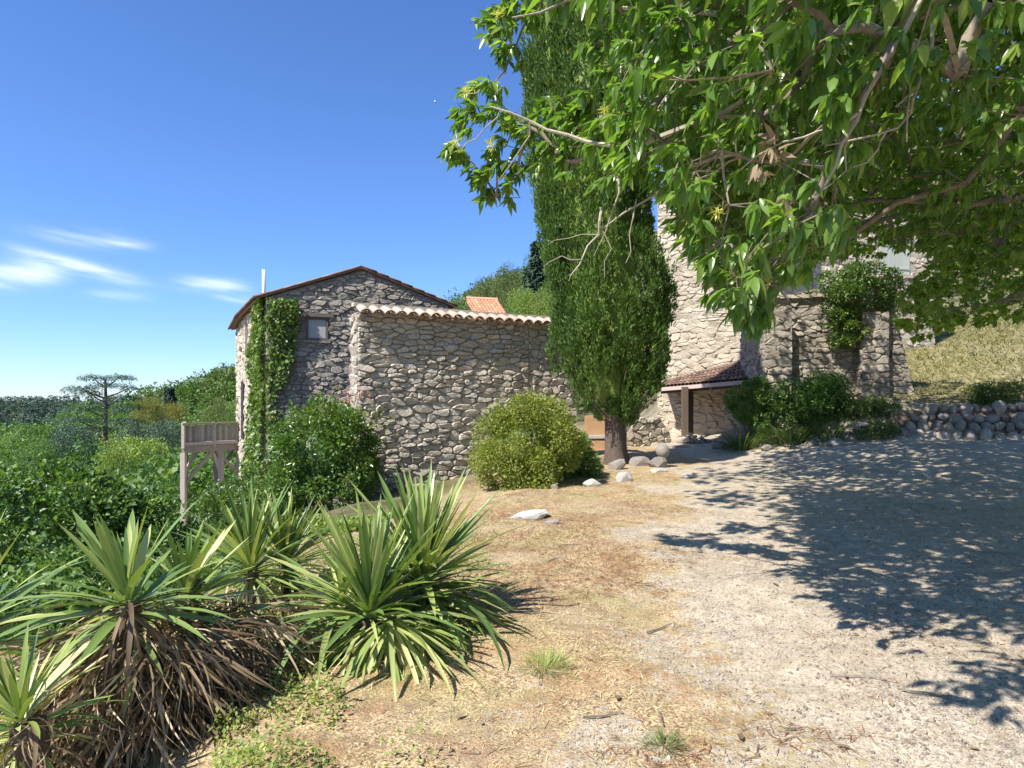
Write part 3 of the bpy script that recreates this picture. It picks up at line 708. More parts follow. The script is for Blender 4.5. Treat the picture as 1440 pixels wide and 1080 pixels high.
tag(ring.build('hanging_ring', M['paletwig']), 'pale ring hanging below the porch gutter', 'ring')

# --- shaded outbuilding with buttresses
D1 = np.array([7.55, 19.6, 0]); D2 = at(1292, 0, 18.9) * np.array([1, 1, 0]); Ud = unit(D2 - D1); Nd = np.array([Ud[1], -Ud[0], 0])
ob = thing('ruined_outbuilding', 'old brown stone outbuilding in the shade, with a ragged ivy-topped wall', 'building', (D1[0], D1[1], .3))
def uvp(px, py, O, U):
    u_ = upx(px, O, U); y_ = (O + U * u_)[1]; return (u_, EYE + (560 - py) / F * y_)
pol = [uvp(1066, 600, D1, Ud), uvp(1296, 600, D1, Ud), uvp(1250, 400, D1, Ud), uvp(1205, 392, D1, Ud), uvp(1180, 418, D1, Ud), uvp(1085, 421, D1, Ud), uvp(1066, 445, D1, Ud)]
polc = [pol[0], pol[1], pol[2], pol[3], pol[5], pol[6]]
prism([D1 + Ud * p[0] + Zv * p[1] for p in polc], -Nd * 2.6, 'wall', M['mortar'], ob)
rubble(ob, D1, Ud, Nd, polc, .32, .14, .06, M['stone_old'], 41, gap=.01, nmax=260)
def buttress(pxa, pxb, ytop, out, seed):
    ua, ub = upx(pxa, D1, Ud), upx(pxb, D1, Ud); zt = EYE + (560 - ytop) / F * 19
    O_ = D1 + Nd * out
    prism([O_ + Ud * ua, O_ + Ud * ub, O_ + Ud * ub + Zv * zt, O_ + Ud * ua + Zv * zt], -Nd * (out - .01), 'buttress', M['mortar'], ob)
    rubble(ob, O_, Ud, Nd, [(ua, .4), (ub, .4), (ub, zt), (ua, zt)], .34, .19, .05, M['stone_old'], seed, gap=.018, nmax=0, name='buttress_stone')
    rubble(ob, O_ + Ud * ua - Nd * out, Nd, -Ud, [(0, .4), (out, .4), (out, zt), (0, zt)], .3, .19, .04, M['stone_old'], seed + 5, gap=.018, nmax=0, name='buttress_stone')
rubble(ob, D1, -Nd, -Ud, [(0, 0), (2.6, 0), (2.6, pol[6][1] + .3), (0, pol[6][1])], .32, .15, .05, M['stone_old'], 47, gap=.01, nmax=0, name='side_stone')
buttress(1070, 1108, 447, .45, 42)
buttress(1206, 1243, 440, .35, 43)
capv = MB()
ua, ub = pol[5][0] - .1, pol[4][0] + .1
for i in range(7):
    s0 = ua + (ub - ua) * i / 7; capv.box(onw(D1, Ud, Nd, s0 + (ub - ua) / 14, pol[5][1] + .06 + random.uniform(-.02, .02), -.1), ((ub - ua) / 7 - .02, .55, .1), np.stack([Ud, Nd, Zv], 1), random.random())
capv.build('coping_stones', M['stone_cream'], ob)

# --- low walls by the cypress
G1 = at(838, 0, 20.5) * np.array([1, 1, 0]); G2 = at(946, 0, 21.8) * np.array([1, 1, 0]); Ul = unit(G2 - G1); Nl = np.array([Ul[1], -Ul[0], 0]); Ll = np.linalg.norm(G2 - G1)
lw = thing('low_garden_wall', 'low dry stone wall in the sun right of the cypress trunk, stepping down', 'wall', (G1[0], G1[1], 0))
poll = [(0, -.1), (Ll, -.1), (Ll - .15, .45), (Ll * .82, .95), (0, 1.05)]
prism([G1 + Ul * p[0] + Zv * p[1] for p in poll], -Nl * .45, 'wall', M['mortar'], lw)
rubble(lw, G1, Ul, Nl, poll, .3, .17, .05, M['stone_cream'], 51, gap=.02)
oc = at(843, 0, 19.6); ow = thing('ochre_garden_ledge', 'small ochre rendered block with a stone ledge, left of the cypress trunk', 'ledge', (oc[0], oc[1], -.1))
MB().box((oc[0], oc[1] + .3, .45), (.8, .4, 1.2)).build('block', M['ochre'], ow)
MB().box((oc[0] + .03, oc[1] + .2, .42), (.92, .7, .09)).build('ledge', M['whitestone'], ow)
MB().box((oc[0], oc[1] + .2, .1), (.7, .62, .5)).build('base', M['ochre'], ow)

# --- round boulder retaining wall
def boulder_mesh(seed, sub=2, flat=.75, rough=.22):
    import bmesh
    bm = bmesh.new(); bmesh.ops.create_icosphere(bm, subdivisions=sub, radius=1)
    V = np.array([v.co for v in bm.verts]); Fs = [tuple(v.index for v in f.verts) for f in bm.faces]; bm.free()
    d_ = 1 + (fbm(V * 1.3 + seed * 7.7, 3, seed) - .5) * 2 * rough
    V = V * d_[:, None] * np.array([1, .85, flat]); return V, Fs
BM = []
for s in range(5):
    v_, f_ = boulder_mesh(s + 1, 2, .8, .28); BM.append(mesh('stone', v_, f_, np.zeros(len(v_)), True, M['boulder']))
RM = []
for s in range(5):
    v_, f_ = boulder_mesh(s + 30, 2, .8, .6)
    for q in rsph(9):      # knock flat facets off
        h_ = v_ @ q; ex = np.maximum(0, h_ - random.uniform(.5, .72)); v_ = v_ - ex[:, None] * q
    RM.append((v_, f_))
rw = thing('boulder_retaining_wall', 'dark retaining wall of rounded boulders below the grassy bank', 'wall', (11.5, 16.4, .5))
bx = []
for row in range(4):
    x = 10.0 + row * .3 + random.random() * .2
    while x < 17.5:
        r_ = random.uniform(.10, .2) * (1.15 if row == 0 else 1); yb = float(np.interp(x, BLX, BLY)) + .08 + row * .12
        zb_ = gz(x, float(np.interp(x, BLX, BLY)) - .3)
        inst('stone', random.choice(BM), rw, (x + r_, yb + random.uniform(-.05, .05), zb_ + .1 + row * .235 + random.uniform(-.04, .04)), np.array(Matrix.Rotation(random.uniform(0, 6), 3, 'Y') @ Matrix.Rotation(random.uniform(-.5, .5), 3, 'Z')), (r_ * 1.1, r_ * 1.2, r_))
        x += r_ * 1.95
add('earth_fill', *(lambda X: (np.array([(x_, float(np.interp(x_, BLX, BLY)) + o_, z_) for x_ in X for (o_, z_) in ((.12, .3), (.45, 1.25), (1.2, 1.3), (1.2, .3))]),
    [(i * 4 + j, i * 4 + (j + 1) % 4, (i + 1) * 4 + (j + 1) % 4, (i + 1) * 4 + j) for i in range(len(X) - 1) for j in range(4)]))(np.linspace(10.2, 17.4, 14)), M['soil'], rw, np.full(56, .4))

# loose rocks
def rock(px, py, Y, r_, label, mat='boulder', sc=(1, 1, .7), name='rock', cat='rock', sink=.25, rz=0.):
    p = at(px, py, Y); v_, f_ = RM[random.randrange(5)]
    c_, s_ = math.cos(rz), math.sin(rz)
    V = (v_ * np.array(sc) * r_) @ np.array([[c_, s_, 0], [-s_, c_, 0], [0, 0, 1]]); z_ = gz(p[0], p[1])
    V = V + np.array([p[0], p[1], z_ + r_ * sc[2] * (.62 - sink)])
    return tag(add(name, V, f_, M[mat], None, np.zeros(len(V)), False), label, cat)
rock(876, 680, 12.2, .2, 'rounded white stone in the dry grass below the cypress trunk', 'whitestone', (1, .8, .85))
rock(829, 688, 11.6, .2, 'flat pale stone beside the yellow green bush', 'whitestone', (1, .8, .55))
M['slab'] = solidmat('bleached limestone', [(0, (.5, .48, .44)), (1, (.66, .63, .58))], bump=.6, bscale=18, namp=.3)
rock(747, 729, 8.7, .3, 'flat white rock slab lying in the dry grass', 'slab', (1.15, .7, .3), 'rock_slab', rz=.5)
rock(776, 741, 8.1, .13, 'small grey stone right of the white slab', 'boulder', (1, .8, .35))
rock(779, 694, 11.2, .11, 'small grey stone at the foot of the yellow green bush', 'boulder')
rock(868, 658, 14.6, .24, 'grey rock leaning on the foot of the cypress trunk', 'boulder', (1, .8, .8))
rock(898, 655, 15.2, .3, 'dark brown rock just right of the cypress trunk', 'boulder', (1.1, .8, .7))
rock(927, 656, 14.9, .27, 'large rounded stone under the stone ball', 'boulder', (1, .9, .75))
rock(925, 664, 14.0, .2, 'pale flat stone in front of the large rounded stone', 'whitestone', (1.2, .8, .4))
rock(963, 676, 12.8, .14, 'small pale stone at the shadow edge', 'whitestone', (1, .8, .6))
rock(975, 672, 12.9, .12, 'grey stone just right of the small pale stone', 'boulder')
v_, f_ = boulder_mesh(77, 2, 1., .08); p = at(932, 634, 15.0); V = v_ * np.array([.17, .19, .17]) + np.array([p[0], p[1], p[2]])
tag(add('stone_ball', V, f_, M['boulder'], None, np.zeros(len(V)), True), 'round stone ball set on the rocks right of the cypress', 'stone ball')
ORD = ['first', 'second', 'third', 'fourth', 'fifth', 'sixth', 'seventh', 'eighth', 'ninth', 'tenth', 'eleventh', 'twelfth', 'last']
for q_, (px, py, Y, r_) in enumerate(sorted([(1010, 637, 19.2, .3), (1035, 634, 19, .28), (1062, 633, 18.6, .35), (1090, 628, 18.4, .3), (1118, 632, 18, .38), (1150, 633, 17.6, .3), (1165, 625, 17.6, .32), (1190, 628, 17.4, .26), (1215, 622, 17.2, .3), (1240, 620, 17, .26), (1080, 640, 17.5, .2), (1140, 641, 17, .22), (1172, 638, 16.5, .3)])):
    o = rock(px, py, Y, r_, 'grey rock at the foot of the shaded shrub bank, %s from the porch side' % ORD[q_], 'boulder', (1.1, .9, .65)); o['group'] = 'rocks along the foot of the shrub bank'
# firewood
fw = thing('firewood_pile', 'small heap of split firewood by the porch post', 'firewood', at(972, 0, 21.8) * np.array([1, 1, 0]))
for i in range(26):
    x = at(972, 0, 21.7)[0] + random.uniform(-.6, .6); z_ = .08 + random.random() * .3 * (1 - abs(x - 6.07) / .9)
    d_ = unit([random.uniform(-.5, .5), -1, random.uniform(-.15, .15)]); p = np.array([x, 21.75, z_])
    MB().tube([p, p + d_ * .4], random.uniform(.05, .08), 5, t=random.random()).build('log', M['wood'], fw)
MB().box((at(968, 0, 21)[0], 21.2, .02), (1.9, 1.3, .12)).build('doorstep', M['mortar_light'], None)
tag(bpy.data.objects['doorstep'], 'pale stone doorstep in front of the porch', 'step')

# --- timber deck on posts
dk = thing('timber_balcony', 'weathered timber balcony on tall posts left of the stone house', 'balcony', at(258, 0, 22.3) * np.array([1, 1, 0]) + Zv * -3.5)
FL_ = at(258, 597, 22.0); FR_ = at(334, 595, 23.4); FL_ = FL_ * np.array([1, 1, 0]); FR_ = FR_ * np.array([1, 1, 0])
Udk = unit(FR_ - FL_); Ldk = np.linalg.norm(FR_ - FL_); Bdk = unit(FL_ * np.array([1, 1, 0]) * np.array([.93, 1, 0])); DD = 1.7
zr = .69; zf = -.02
def dpt(u_, w_, z_): return FL_ + Udk * u_ + Bdk * w_ + Zv * z_
for u_, w_ in ((0, 0), (0, DD), (Ldk * .60, DD), (Ldk * .68, 0.0)):
    MB().bar(dpt(u_, w_, -4.5), dpt(u_, w_, zf - .26), .155, .155, random.random(), up=(0, 1, 0)).build('post', M['wood'], dk)
for u_, w_ in ((0, -.06), (Ldk * .55, -.06), (Ldk - .02, -.06), (0, DD), (Ldk * .55, DD)):
    MB().bar(dpt(u_, w_, zf - .1), dpt(u_, w_, zr), .1, .1, random.random(), up=(0, 1, 0)).build('railing_post', M['wood'], dk)
for a_, b_, nm, w_, h_ in ((dpt(-.05, -.06, zr + .03), dpt(Ldk, -.06, zr + .03), 'top_rail', .14, .05), (dpt(0, -.1, .02), dpt(Ldk, -.1, .02), 'bottom_rail', .06, .1),
                   (dpt(0, 0, -.16), dpt(Ldk, 0, -.16), 'beam', .14, .24), (dpt(0, DD, -.16), dpt(Ldk, DD, -.16), 'beam', .14, .24), (dpt(0, 0, zr + .03), dpt(0, DD, zr + .03), 'top_rail', .12, .05),
                   (dpt(0, 0, -.155), dpt(0, DD, -.155), 'side_beam', .12, .2)):
    MB().bar(a_, b_, w_, h_, random.random()).build(nm, M['wood'], dk)
nb_ = 17
for i in range(nb_):
    u_ = .07 + (Ldk - .12) * (i + .5) / nb_
    MB().bar(dpt(u_, -.03, .08), dpt(u_, -.03, zr - .02 + random.uniform(-.03, 0)), (Ldk - .12) / nb_ - .012, .022, random.random(), up=tuple(Bdk)).build('railing_board', M['wood'], dk)
for i in range(12):
    w_ = DD * (i + .5) / 12; MB().bar(dpt(0, w_, zr - .02), dpt(0, w_, .06), .02, DD / 12 - .01, random.random(), up=tuple(Bdk)).build('side_board', M['wood'], dk)
for i in range(10):
    MB().bar(dpt(0, DD * (i + .5) / 10, -.02), dpt(Ldk, DD * (i + .5) / 10, -.02), DD / 10 - .01, .03, random.random()).build('deck_board', M['wood'], dk)
for a_, b_ in ((dpt(.05, 0, -1.35), dpt(Ldk * .52, 0, -.28)), (dpt(Ldk + .05, 0, -1.2), dpt(Ldk * .6, 0, -.28)), (dpt(.05, DD * .5, -1.0), dpt(.45, DD * .5, -.28)),
               (dpt(Ldk * .68, .05, -1.1), dpt(Ldk * .52, .05, -.28)), (dpt(Ldk * .6, DD, -1.3), dpt(Ldk, DD, -.28)), (dpt(0, .06, -1.3), dpt(0, .95, -.28))):
    MB().bar(a_, b_, .09, .11, random.random()).build('brace', M['wood'], dk)

# ------------------------------------------------------------------ foliage builders
QV, QF = quadleaf(.62)
LV, LF = leaf_tmpl(.30, .25)
def lobes_pts(c, rad, nl, npts, lobe=.42, hemi=True, flat=1.):
    """points + outward normals on lumpy lobes filling an ellipsoid"""
    c = np.array(c, float); rad = np.array(rad, float)
    d_ = rsph(nl * 2)
    if hemi: d_ = d_[d_[:, 2] > -.55]
    d_ = d_[:nl]; rr_ = rng.uniform(.45, .78, len(d_))[:, None]
    lc = c + d_ * rad * rr_; ls = rng.uniform(.75, 1.25, len(d_)) * lobe
    k = rng.integers(0, len(d_), npts); nn = rsph(npts); nn[:, 2] = np.where(nn[:, 2] < -.3, -nn[:, 2], nn[:, 2])
    r_ = rng.uniform(.72, 1.05, npts)[:, None]
    P = lc[k] + nn * rad * ls[k][:, None] * r_ * np.array([1, 1, flat])
    return P, nn, k / len(d_)
def leaf_cloud(P, Nn, size, tmpl, tjit=.35, spread=.8, droop=.0, lobe_t=None):
    n_ = len(P)
    D = Nn + rsph(n_) * spread; D[:, 2] -= droop
    Mx = frames(D, rng.uniform(-1.2, 1.2, n_))
    t = rng.random(n_) * .99 if lobe_t is None else np.clip(lobe_t * .5 + rng.random(n_) * .5, 0, .99)
    return scatter(tmpl[0], tmpl[1], P, Mx, size * rng.uniform(.65, 1.35, n_), t)
def trunk_mb(p0, p1, r0_, r1_, k=8, seg=5, wob=.05):
    pts = [np.array(p0) + (np.array(p1) - np.array(p0)) * i / seg + (rsph(1)[0] * wob * (0 < i < seg)) for i in range(seg + 1)]
    return MB().tube(pts, np.linspace(r0_, r1_, seg + 1), k)

# shared crowns for background trees (unit size)
CR = {}
def crown_mesh(kind, mat, seed, n_=8000, nl=44, size=.046):
    global rng
    rng = np.random.default_rng(seed)
    P, Nn, lt = lobes_pts((0, 0, 0), (1, 1, 1), nl, n_, .36)
    V, Fs, t = leaf_cloud(P, Nn, size, (QV, QF), spread=.9, lobe_t=lt)
    return mesh('crown', V, Fs, t, False, M[mat])
for kind in ('olive', 'green', 'lime', 'autumn', 'cedar'):
    CR[kind] = [crown_mesh(kind, kind, 100 + i + hash(kind[0]) % 1) for i in range(2)]
tmesh_v = MB().tube([(0, 0, 0), (.02, 0, .5), (0, .02, 1)], [.05, .035, .015], 7)
TRK = mesh('trunk', np.concatenate(tmesh_v.V), tmesh_v.F, None, True, M['bark'])
def bgtree(px, ptop, Y, wpx, hm, kind, label, group=None, name='tree', flat=None):
    top = at(px, ptop, Y); rx = wpx / F * Y / 2; h = hm
    zbm = top[2] - h; g = gz(top[0], Y)
    t_ = thing(name, label, 'tree', (top[0], Y, min(g, zbm)), group)
    cr = inst('crown', random.choice(CR[kind]), t_, (top[0], Y, top[2] - h * .48), np.array(Matrix.Rotation(random.uniform(0, 6), 3, 'Z')), (rx, rx, h * .48))
    zb0 = min(g, zbm); inst('trunk', TRK, t_, (top[0], Y, zb0), None, (h * .8, h * .8, top[2] - h * .45 - zb0))
    return t_
rng = np.random.default_rng(5)
bgtree(208, 553, 75, 52, 9, 'autumn', 'rounded tree with yellow orange autumn leaves right of the tall cedar')
bgtree(243, 562, 82, 46, 8, 'autumn', 'smaller yellowing tree beneath the dark fir top')
bgtree(232, 585, 60, 70, 8, 'cedar', 'blue green spreading cedar behind the balcony')
bgtree(188, 606, 34, 125, 6, 'lime', 'light green tree in the middle of the valley wood')
bgtree(160, 625, 30, 70, 5, 'lime', 'small yellow green tree with sunlit top left of the balcony')
bgtree(55, 615, 48, 70, 7, 'green', 'mid green tree below the pine ridge at far left')
bgtree(100, 590, 55, 75, 8, 'cedar', 'dark blue green conifer crown left below the flat topped cedar')
bgtree(185, 590, 52, 60, 7, 'cedar', 'grey green cedar crown just right of the flat topped cedar')
bgtree(15, 640, 36, 80, 6, 'green', 'leafy green tree at the left picture edge')
bgtree(270, 640, 33, 70, 7, 'green', 'dark green tree seen through the balcony posts')
bgtree(320, 650, 40, 60, 8, 'green', 'shaded tree between balcony and house corner')
bgtree(120, 660, 25, 90, 5, 'cedar', 'low spreading grey green conifer in front of the valley wood')
bgtree(235, 668, 26, 90, 5, 'green', 'dense dark tree just left of the balcony post')
bgtree(60, 668, 24, 90, 5, 'green', 'broad dark green tree behind the bramble thicket')
bgtree(305, 560, 75, 60, 9, 'olive', 'olive green tree above the balcony railing')
bgtree(322, 583, 60, 50, 8, 'green', 'green tree touching the house corner above the balcony')
bgtree(680, 388, 72, 46, 9, 'olive', 'brownish olive tree on the hill behind the courtyard wall')
bgtree(712, 372, 66, 50, 9, 'olive', 'olive tree on the hill left of the cypress')
bgtree(735, 400, 40, 60, 5.5, 'lime', 'bright green tree directly left of the cypress')
bgtree(712, 428, 38, 55, 4.5, 'green', 'low green tree behind the right end of the clay tile coping')
bgtree(768, 400, 36, 50, 6, 'lime', 'yellow green tree partly hidden behind the cypress')
bgtree(752, 350, 60, 40, 9, 'green', 'dark green tree reaching highest left of the cypress')
bgtree(640, 418, 85, 36, 8, 'green', 'small dark tree above the tiled coping near the gable')

def conifer_geo(P, H, Rr, per=90, flat=False, qs=None):
    """many conifers merged; needles hang on a cone"""
    n_ = len(P); k = np.repeat(np.arange(n_), per); f = rng.random(n_ * per) ** .75
    th = rng.random(n_ * per) * 2 * pi; lay = np.floor(f * 9) / 9 + .02
    rad = Rr[k] * (1.02 - lay) * rng.uniform(.55, 1.05, n_ * per)
    if qs is None: qs = .10
    Q = P[k] + np.stack([np.cos(th) * rad, np.sin(th) * rad, H[k] * (f * .9 + .08)], 1)
    D = np.stack([np.cos(th), np.sin(th), np.full(n_ * per, -.35)], 1)
    return scatter(QV, QF, Q, frames(D, rng.uniform(-.8, .8, n_ * per)), (H[k] * qs) * rng.uniform(.7, 1.3, n_ * per), np.clip(rng.random(n_)[k] * .6 + rng.random(n_ * per) * .4, 0, .99))
# dark fir tops
for (px, py, Y, hm, wpx, lab) in ((238, 541, 85, 12, 36, 'dark fir top standing above the yellowing trees'), (757, 335, 45, 11, 46, 'dark fir behind the left edge of the cypress'), (744, 372, 50, 9, 34, 'smaller dark fir left of the cypress')):
    tp = at(px, py, Y); f_ = thing('fir_tree', lab, 'tree', (tp[0], Y, tp[2] - hm))
    V, Fs, t = conifer_geo(np.array([[tp[0], Y, tp[2] - hm]]), np.array([float(hm)]), np.array([wpx / F * Y / 2]), 5000, qs=.045)
    cc = np.array([tp[0], Y, tp[2] - hm])
    add('crown', V, Fs, M['conifer'], f_, t); trunk_mb(cc - Zv * 2, cc + Zv * hm * .95, .2, .03).build('trunk', M['bark'], f_)
# flat-topped cedar of the valley
cy = 62.; base = at(150, 640, cy); top = at(148, 529, cy)
cd = thing('cedar_tree', 'tall flat-topped cedar with layered branches standing above the valley', 'tree', (base[0], cy, base[2] - 4))
trunk_mb((base[0], cy, base[2] - 4), (top[0], cy, top[2] - .3), .38, .1, wob=.08).build('trunk', M['bark'], cd)
parts = []; lb = MB()
def layer(px, py, rx, ry_, dens, side, Y=cy, th=.12):
    c_ = at(px, py, Y); n_ = int(dens * 2.6)
    a_ = rng.random(n_) * 2 * pi; r_ = np.sqrt(rng.random(n_)); 
    P = c_ + np.stack([np.cos(a_) * r_ * rx, np.sin(a_) * r_ * ry_, rng.normal(0, th, n_) - (r_ ** 2) * .22 + (fbm(np.stack([np.cos(a_) * r_ * 4, np.sin(a_) * r_ * 4], 1), 2, 3) - .5) * .5], 1)
    D = np.stack([np.cos(a_), np.sin(a_), rng.normal(0, .25, n_)], 1) + rsph(n_) * .6
    parts.append(scatter(QV, QF, P, frames(D), (.19 * rng.uniform(.6, 1.3, n_)), rng.random(n_) * .99))
    tr = at(148, py + 14, Y); lb.tube([tr, (tr + c_) / 2 + Zv * -.1, c_], [.11, .07, .03], 5)
for a_ in ((130, 530, 1.3, 1.2, 260, 0), (168, 530, 1.5, 1.3, 330, 0), (150, 541, 1.9, 1.4, 300, 0), (112, 546, 1.6, 1.2, 330, 0), (182, 545, .9, .9, 130, 0), (125, 552, 1.4, 1.2, 240, 0),
           (172, 558, 1.5, 1.4, 260, 0), (120, 573, 1.8, 2, 420, 0), (178, 572, 1.4, 2, 330, 0), (105, 590, 2.2, 2.2, 520, 0), (170, 592, 2.2, 2.2, 520, 0), (130, 604, 2.6, 2.2, 520, 0)): layer(*a_)
V, Fs, t = merge(parts); add('crown', V, Fs, M['cedar'], cd, t); lb.build('branch', M['bark'], cd, kind=None)

# far pine wood on the left ridge, woods on the hills and in the valley
def wood(name, label, P, H, Rr, per, mat, con=False, q=.5):
    if con: V, Fs, t = conifer_geo(P, H, Rr, per)
    else:
        n_ = len(P); k = np.repeat(np.arange(n_), per); nn = rsph(n_ * per); nn[:, 2] = np.abs(nn[:, 2]) * 1.1 - .25
        lump = 1 + (vnoise(nn * 2.2 + k[:, None] * 1.7, 4) - .5) * .7
        Q = P[k] + nn * np.stack([Rr[k], Rr[k], H[k] * .5], 1) * lump[:, None] * rng.uniform(.85, 1.03, len(k))[:, None] + Zv * (H[k] * .5)[:, None]
        V, Fs, t = scatter(QV, QF, Q, frames(nn + rsph(len(k)) * .8, rng.uniform(-1, 1, len(k))), Rr[k] * q * rng.uniform(.6, 1.3, len(k)), np.clip(rng.random(n_)[k] * .7 + rng.random(len(k)) * .3, 0, .99))
    o = add(name, V, Fs, M[mat], None, t, kind='stuff'); tag(o, label, 'forest')
def spots(n_, pxa, pxb, Ya, Yb):
    Y = np.sqrt(rng.uniform(Ya ** 2, Yb ** 2, n_)); px = rng.uniform(pxa, pxb, n_); X = (px - 720) / F * Y
    return np.stack([X, Y, ground_h(X, Y)], 1)
P = spots(1300, -300, 330, 215, 330); H = rng.uniform(6, 10.5, len(P)); wood('pine_wood', 'dark blue green pine wood covering the far left ridge', P - Zv, H, H * .24, 70, 'conifer', True)
P = spots(330, -60, 345, 95, 215); H = rng.uniform(4.5, 7.5, len(P)); wood('valley_wood', 'mixed green wood filling the far side of the valley', P - Zv * .5, H, H * .52, 420, 'green', q=.15)
P = spots(230, -80, 345, 26, 95); P = P[rng.random(len(P)) < 1]; H = rng.uniform(4, 6.5, len(P)); wood('near_valley_wood', 'leafy green wood below the garden down in the valley', P - Zv * .5, H, H * .58, 900, 'green', q=.095)
P = spots(420, 235, 800, 95, 170); H = rng.uniform(5, 8, len(P)); wood('hillside_wood', 'olive green wood on the hill behind the house', P - Zv * .5, H, H * .48, 420, 'olive', q=.13)
P = spots(90, 620, 900, 60, 95); H = rng.uniform(4, 6.5, len(P)); wood('upper_hill_wood', 'green wood on the slope behind the courtyard wall', P - Zv * .5, H, H * .45, 700, 'olive', q=.12)
P = spots(60, 1250, 2000, 40, 80); H = rng.uniform(4, 7, len(P)); wood('right_hill_wood', 'green wood on the slope behind the chestnut', P - Zv * .5, H, H * .45, 400, 'green', q=.16)

# ------------------------------------------------------------------ cypress
cyb = at(868, 648, 15.6); CYY = 15.6
cyp = thing('cypress_tree', 'huge dark green columnar cypress standing before the wall', 'tree', (cyb[0], CYY, gz(cyb[0], CYY)))
ys_ = np.array([-420, -200, 0, 100, 200, 300, 350, 385, 430, 480, 528, 562, 586]); xl_ = np.array([800, 762, 740, 746, 754, 764, 770, 774, 776, 782, 798, 822, 848]); xr_ = np.array([812, 850, 872, 894, 906, 912, 916, 928, 938, 937, 930, 908, 882])
ZS = EYE + (560 - ys_) / F * CYY; CXs = ((xl_ + xr_) / 2 - 720) / F * CYY; RXs = (xr_ - xl_) / 2 / F * CYY
o_ = np.argsort(ZS); ZS, CXs, RXs = ZS[o_], CXs[o_], RXs[o_]
def cyp_surface(n_):
    z = rng.uniform(ZS[0], ZS[-1], int(n_ * 2.2)); r_ = np.interp(z, ZS, RXs); keep = rng.random(len(z)) < r_ / RXs.max(); z = z[keep][:n_]
    r_ = np.interp(z, ZS, RXs); cx_ = np.interp(z, ZS, CXs); th = rng.random(len(z)) * 2 * pi
    lump = .93 + (vnoise(np.stack([np.cos(th) * 3.2, np.sin(th) * 3.2, z * .5], 1), 8) - .5) * .46 + (vnoise(np.stack([np.cos(th) * 7, np.sin(th) * 7, z * 1.3], 1), 9) - .5) * .36
    return z, r_, cx_, th, lump
npl = 560
z, r_, cx_, th, lump = cyp_surface(npl); npl = len(z)
pr = rng.uniform(.15, .40, npl) * np.clip(r_ / 1.2, .35, 1); ph = pr * rng.uniform(1.8, 3.0, npl)
PC = np.stack([cx_ + np.cos(th) * (r_ * (.96 + (lump - .93) * .8) - pr * .7), CYY + np.sin(th) * (r_ * (.96 + (lump - .93) * .8) - pr * .7), z], 1)
ntf = 31; k0 = np.repeat(np.arange(npl), ntf); q_ = rsph(npl * ntf); ro = np.stack([np.cos(th), np.sin(th), np.zeros(npl)], 1)[k0]
q_ = np.where(((q_ * ro).sum(1) < -.25)[:, None], -q_, q_)
C_ = PC[k0] + q_ * np.stack([pr[k0], pr[k0], ph[k0]], 1) * rng.uniform(.8, 1.05, len(k0))[:, None]
per = 13; k = np.repeat(np.arange(len(k0)), per)
P = C_[k] + rng.normal(size=(len(k), 3)) * np.array([.03, .03, .06])
D = q_[k] * np.array([1, 1, .4]) * rng.uniform(.2, .9, len(k))[:, None] + Zv * .9 + rsph(len(k)) * .35
V, Fs, t = scatter(*rhomb(.36), P, frames(D, rng.uniform(-1.5, 1.5, len(k))), .095 * rng.uniform(.6, 1.3, len(k)), np.clip(rng.random(npl)[k0][k] * .5 + rng.random(len(k)) * .49, 0, .99))
add('crown', V, Fs, M['cypress'], cyp, t)
zz = np.linspace(ZS[0] + .25, ZS[-1] - .3, 60); kk_ = 28; core = []
for zc in zz:
    thc = np.arange(kk_) * 2 * pi / kk_; rc = max(.03, np.interp(zc, ZS, RXs) * .66)
    lu = .90 + (vnoise(np.stack([np.cos(thc) * 3.2, np.sin(thc) * 3.2, np.full(kk_, zc * .5)], 1), 8) - .5) * .46
    core.append(np.stack([np.interp(zc, ZS, CXs) + np.cos(thc) * rc * lu, CYY + np.sin(thc) * rc * lu, np.full(kk_, zc)], 1))
V = np.concatenate(core); nz_ = len(zz)
Fs = [(i * kk_ + j, i * kk_ + (j + 1) % kk_, (i + 1) * kk_ + (j + 1) % kk_, (i + 1) * kk_ + j) for i in range(nz_ - 1) for j in range(kk_)] + [tuple(range(kk_))[::-1], tuple((nz_ - 1) * kk_ + j for j in range(kk_))]
add('inner_crown', V, Fs, M['cypress'], cyp, np.zeros(len(V)))
g0 = gz(cyb[0], CYY)
tb = MB(); kt = 14; rings = []
for i, (zq, rq) in enumerate(((g0 - .15, .34), (g0 + .1, .28), (g0 + .35, .25), (g0 + .9, .235), (g0 + 1.5, .22), (g0 + 2.6, .2))):
    thc = np.arange(kt) * 2 * pi / kt; fl = 1 + .16 * np.sin(thc * 4 + 1) * (1.2 if i < 2 else .6) + .06 * np.sin(thc * 7 + i * .3)
    rings.append(np.stack([cyb[0] + np.cos(thc) * rq * fl - .02 * i, CYY + np.sin(thc) * rq * fl, np.full(kt, zq)], 1))
V = np.concatenate(rings); Fs = [(i * kt + j, i * kt + (j + 1) % kt, (i + 1) * kt + (j + 1) % kt, (i + 1) * kt + j) for i in range(5) for j in range(kt)]
add('trunk', V, Fs, M['bark'], cyp, np.full(len(V), .5), True)
dbr = MB()
for i in range(46):
    a_ = random.uniform(pi * .9, pi * 2.1); zq = g0 + random.uniform(1.2, 2.5); p0 = np.array([cyb[0], CYY, zq - .3]); L_ = random.uniform(.5, 1.3)
    p1 = p0 + np.array([math.cos(a_) * L_, math.sin(a_) * L_, L_ * .7]); dbr.tube([p0, (p0 + p1) / 2 - Zv * .08, p1], [.03, .018, .006], 4, t=random.random())
dbr.build('lower_branches', M['twig'], cyp, kind='stuff')

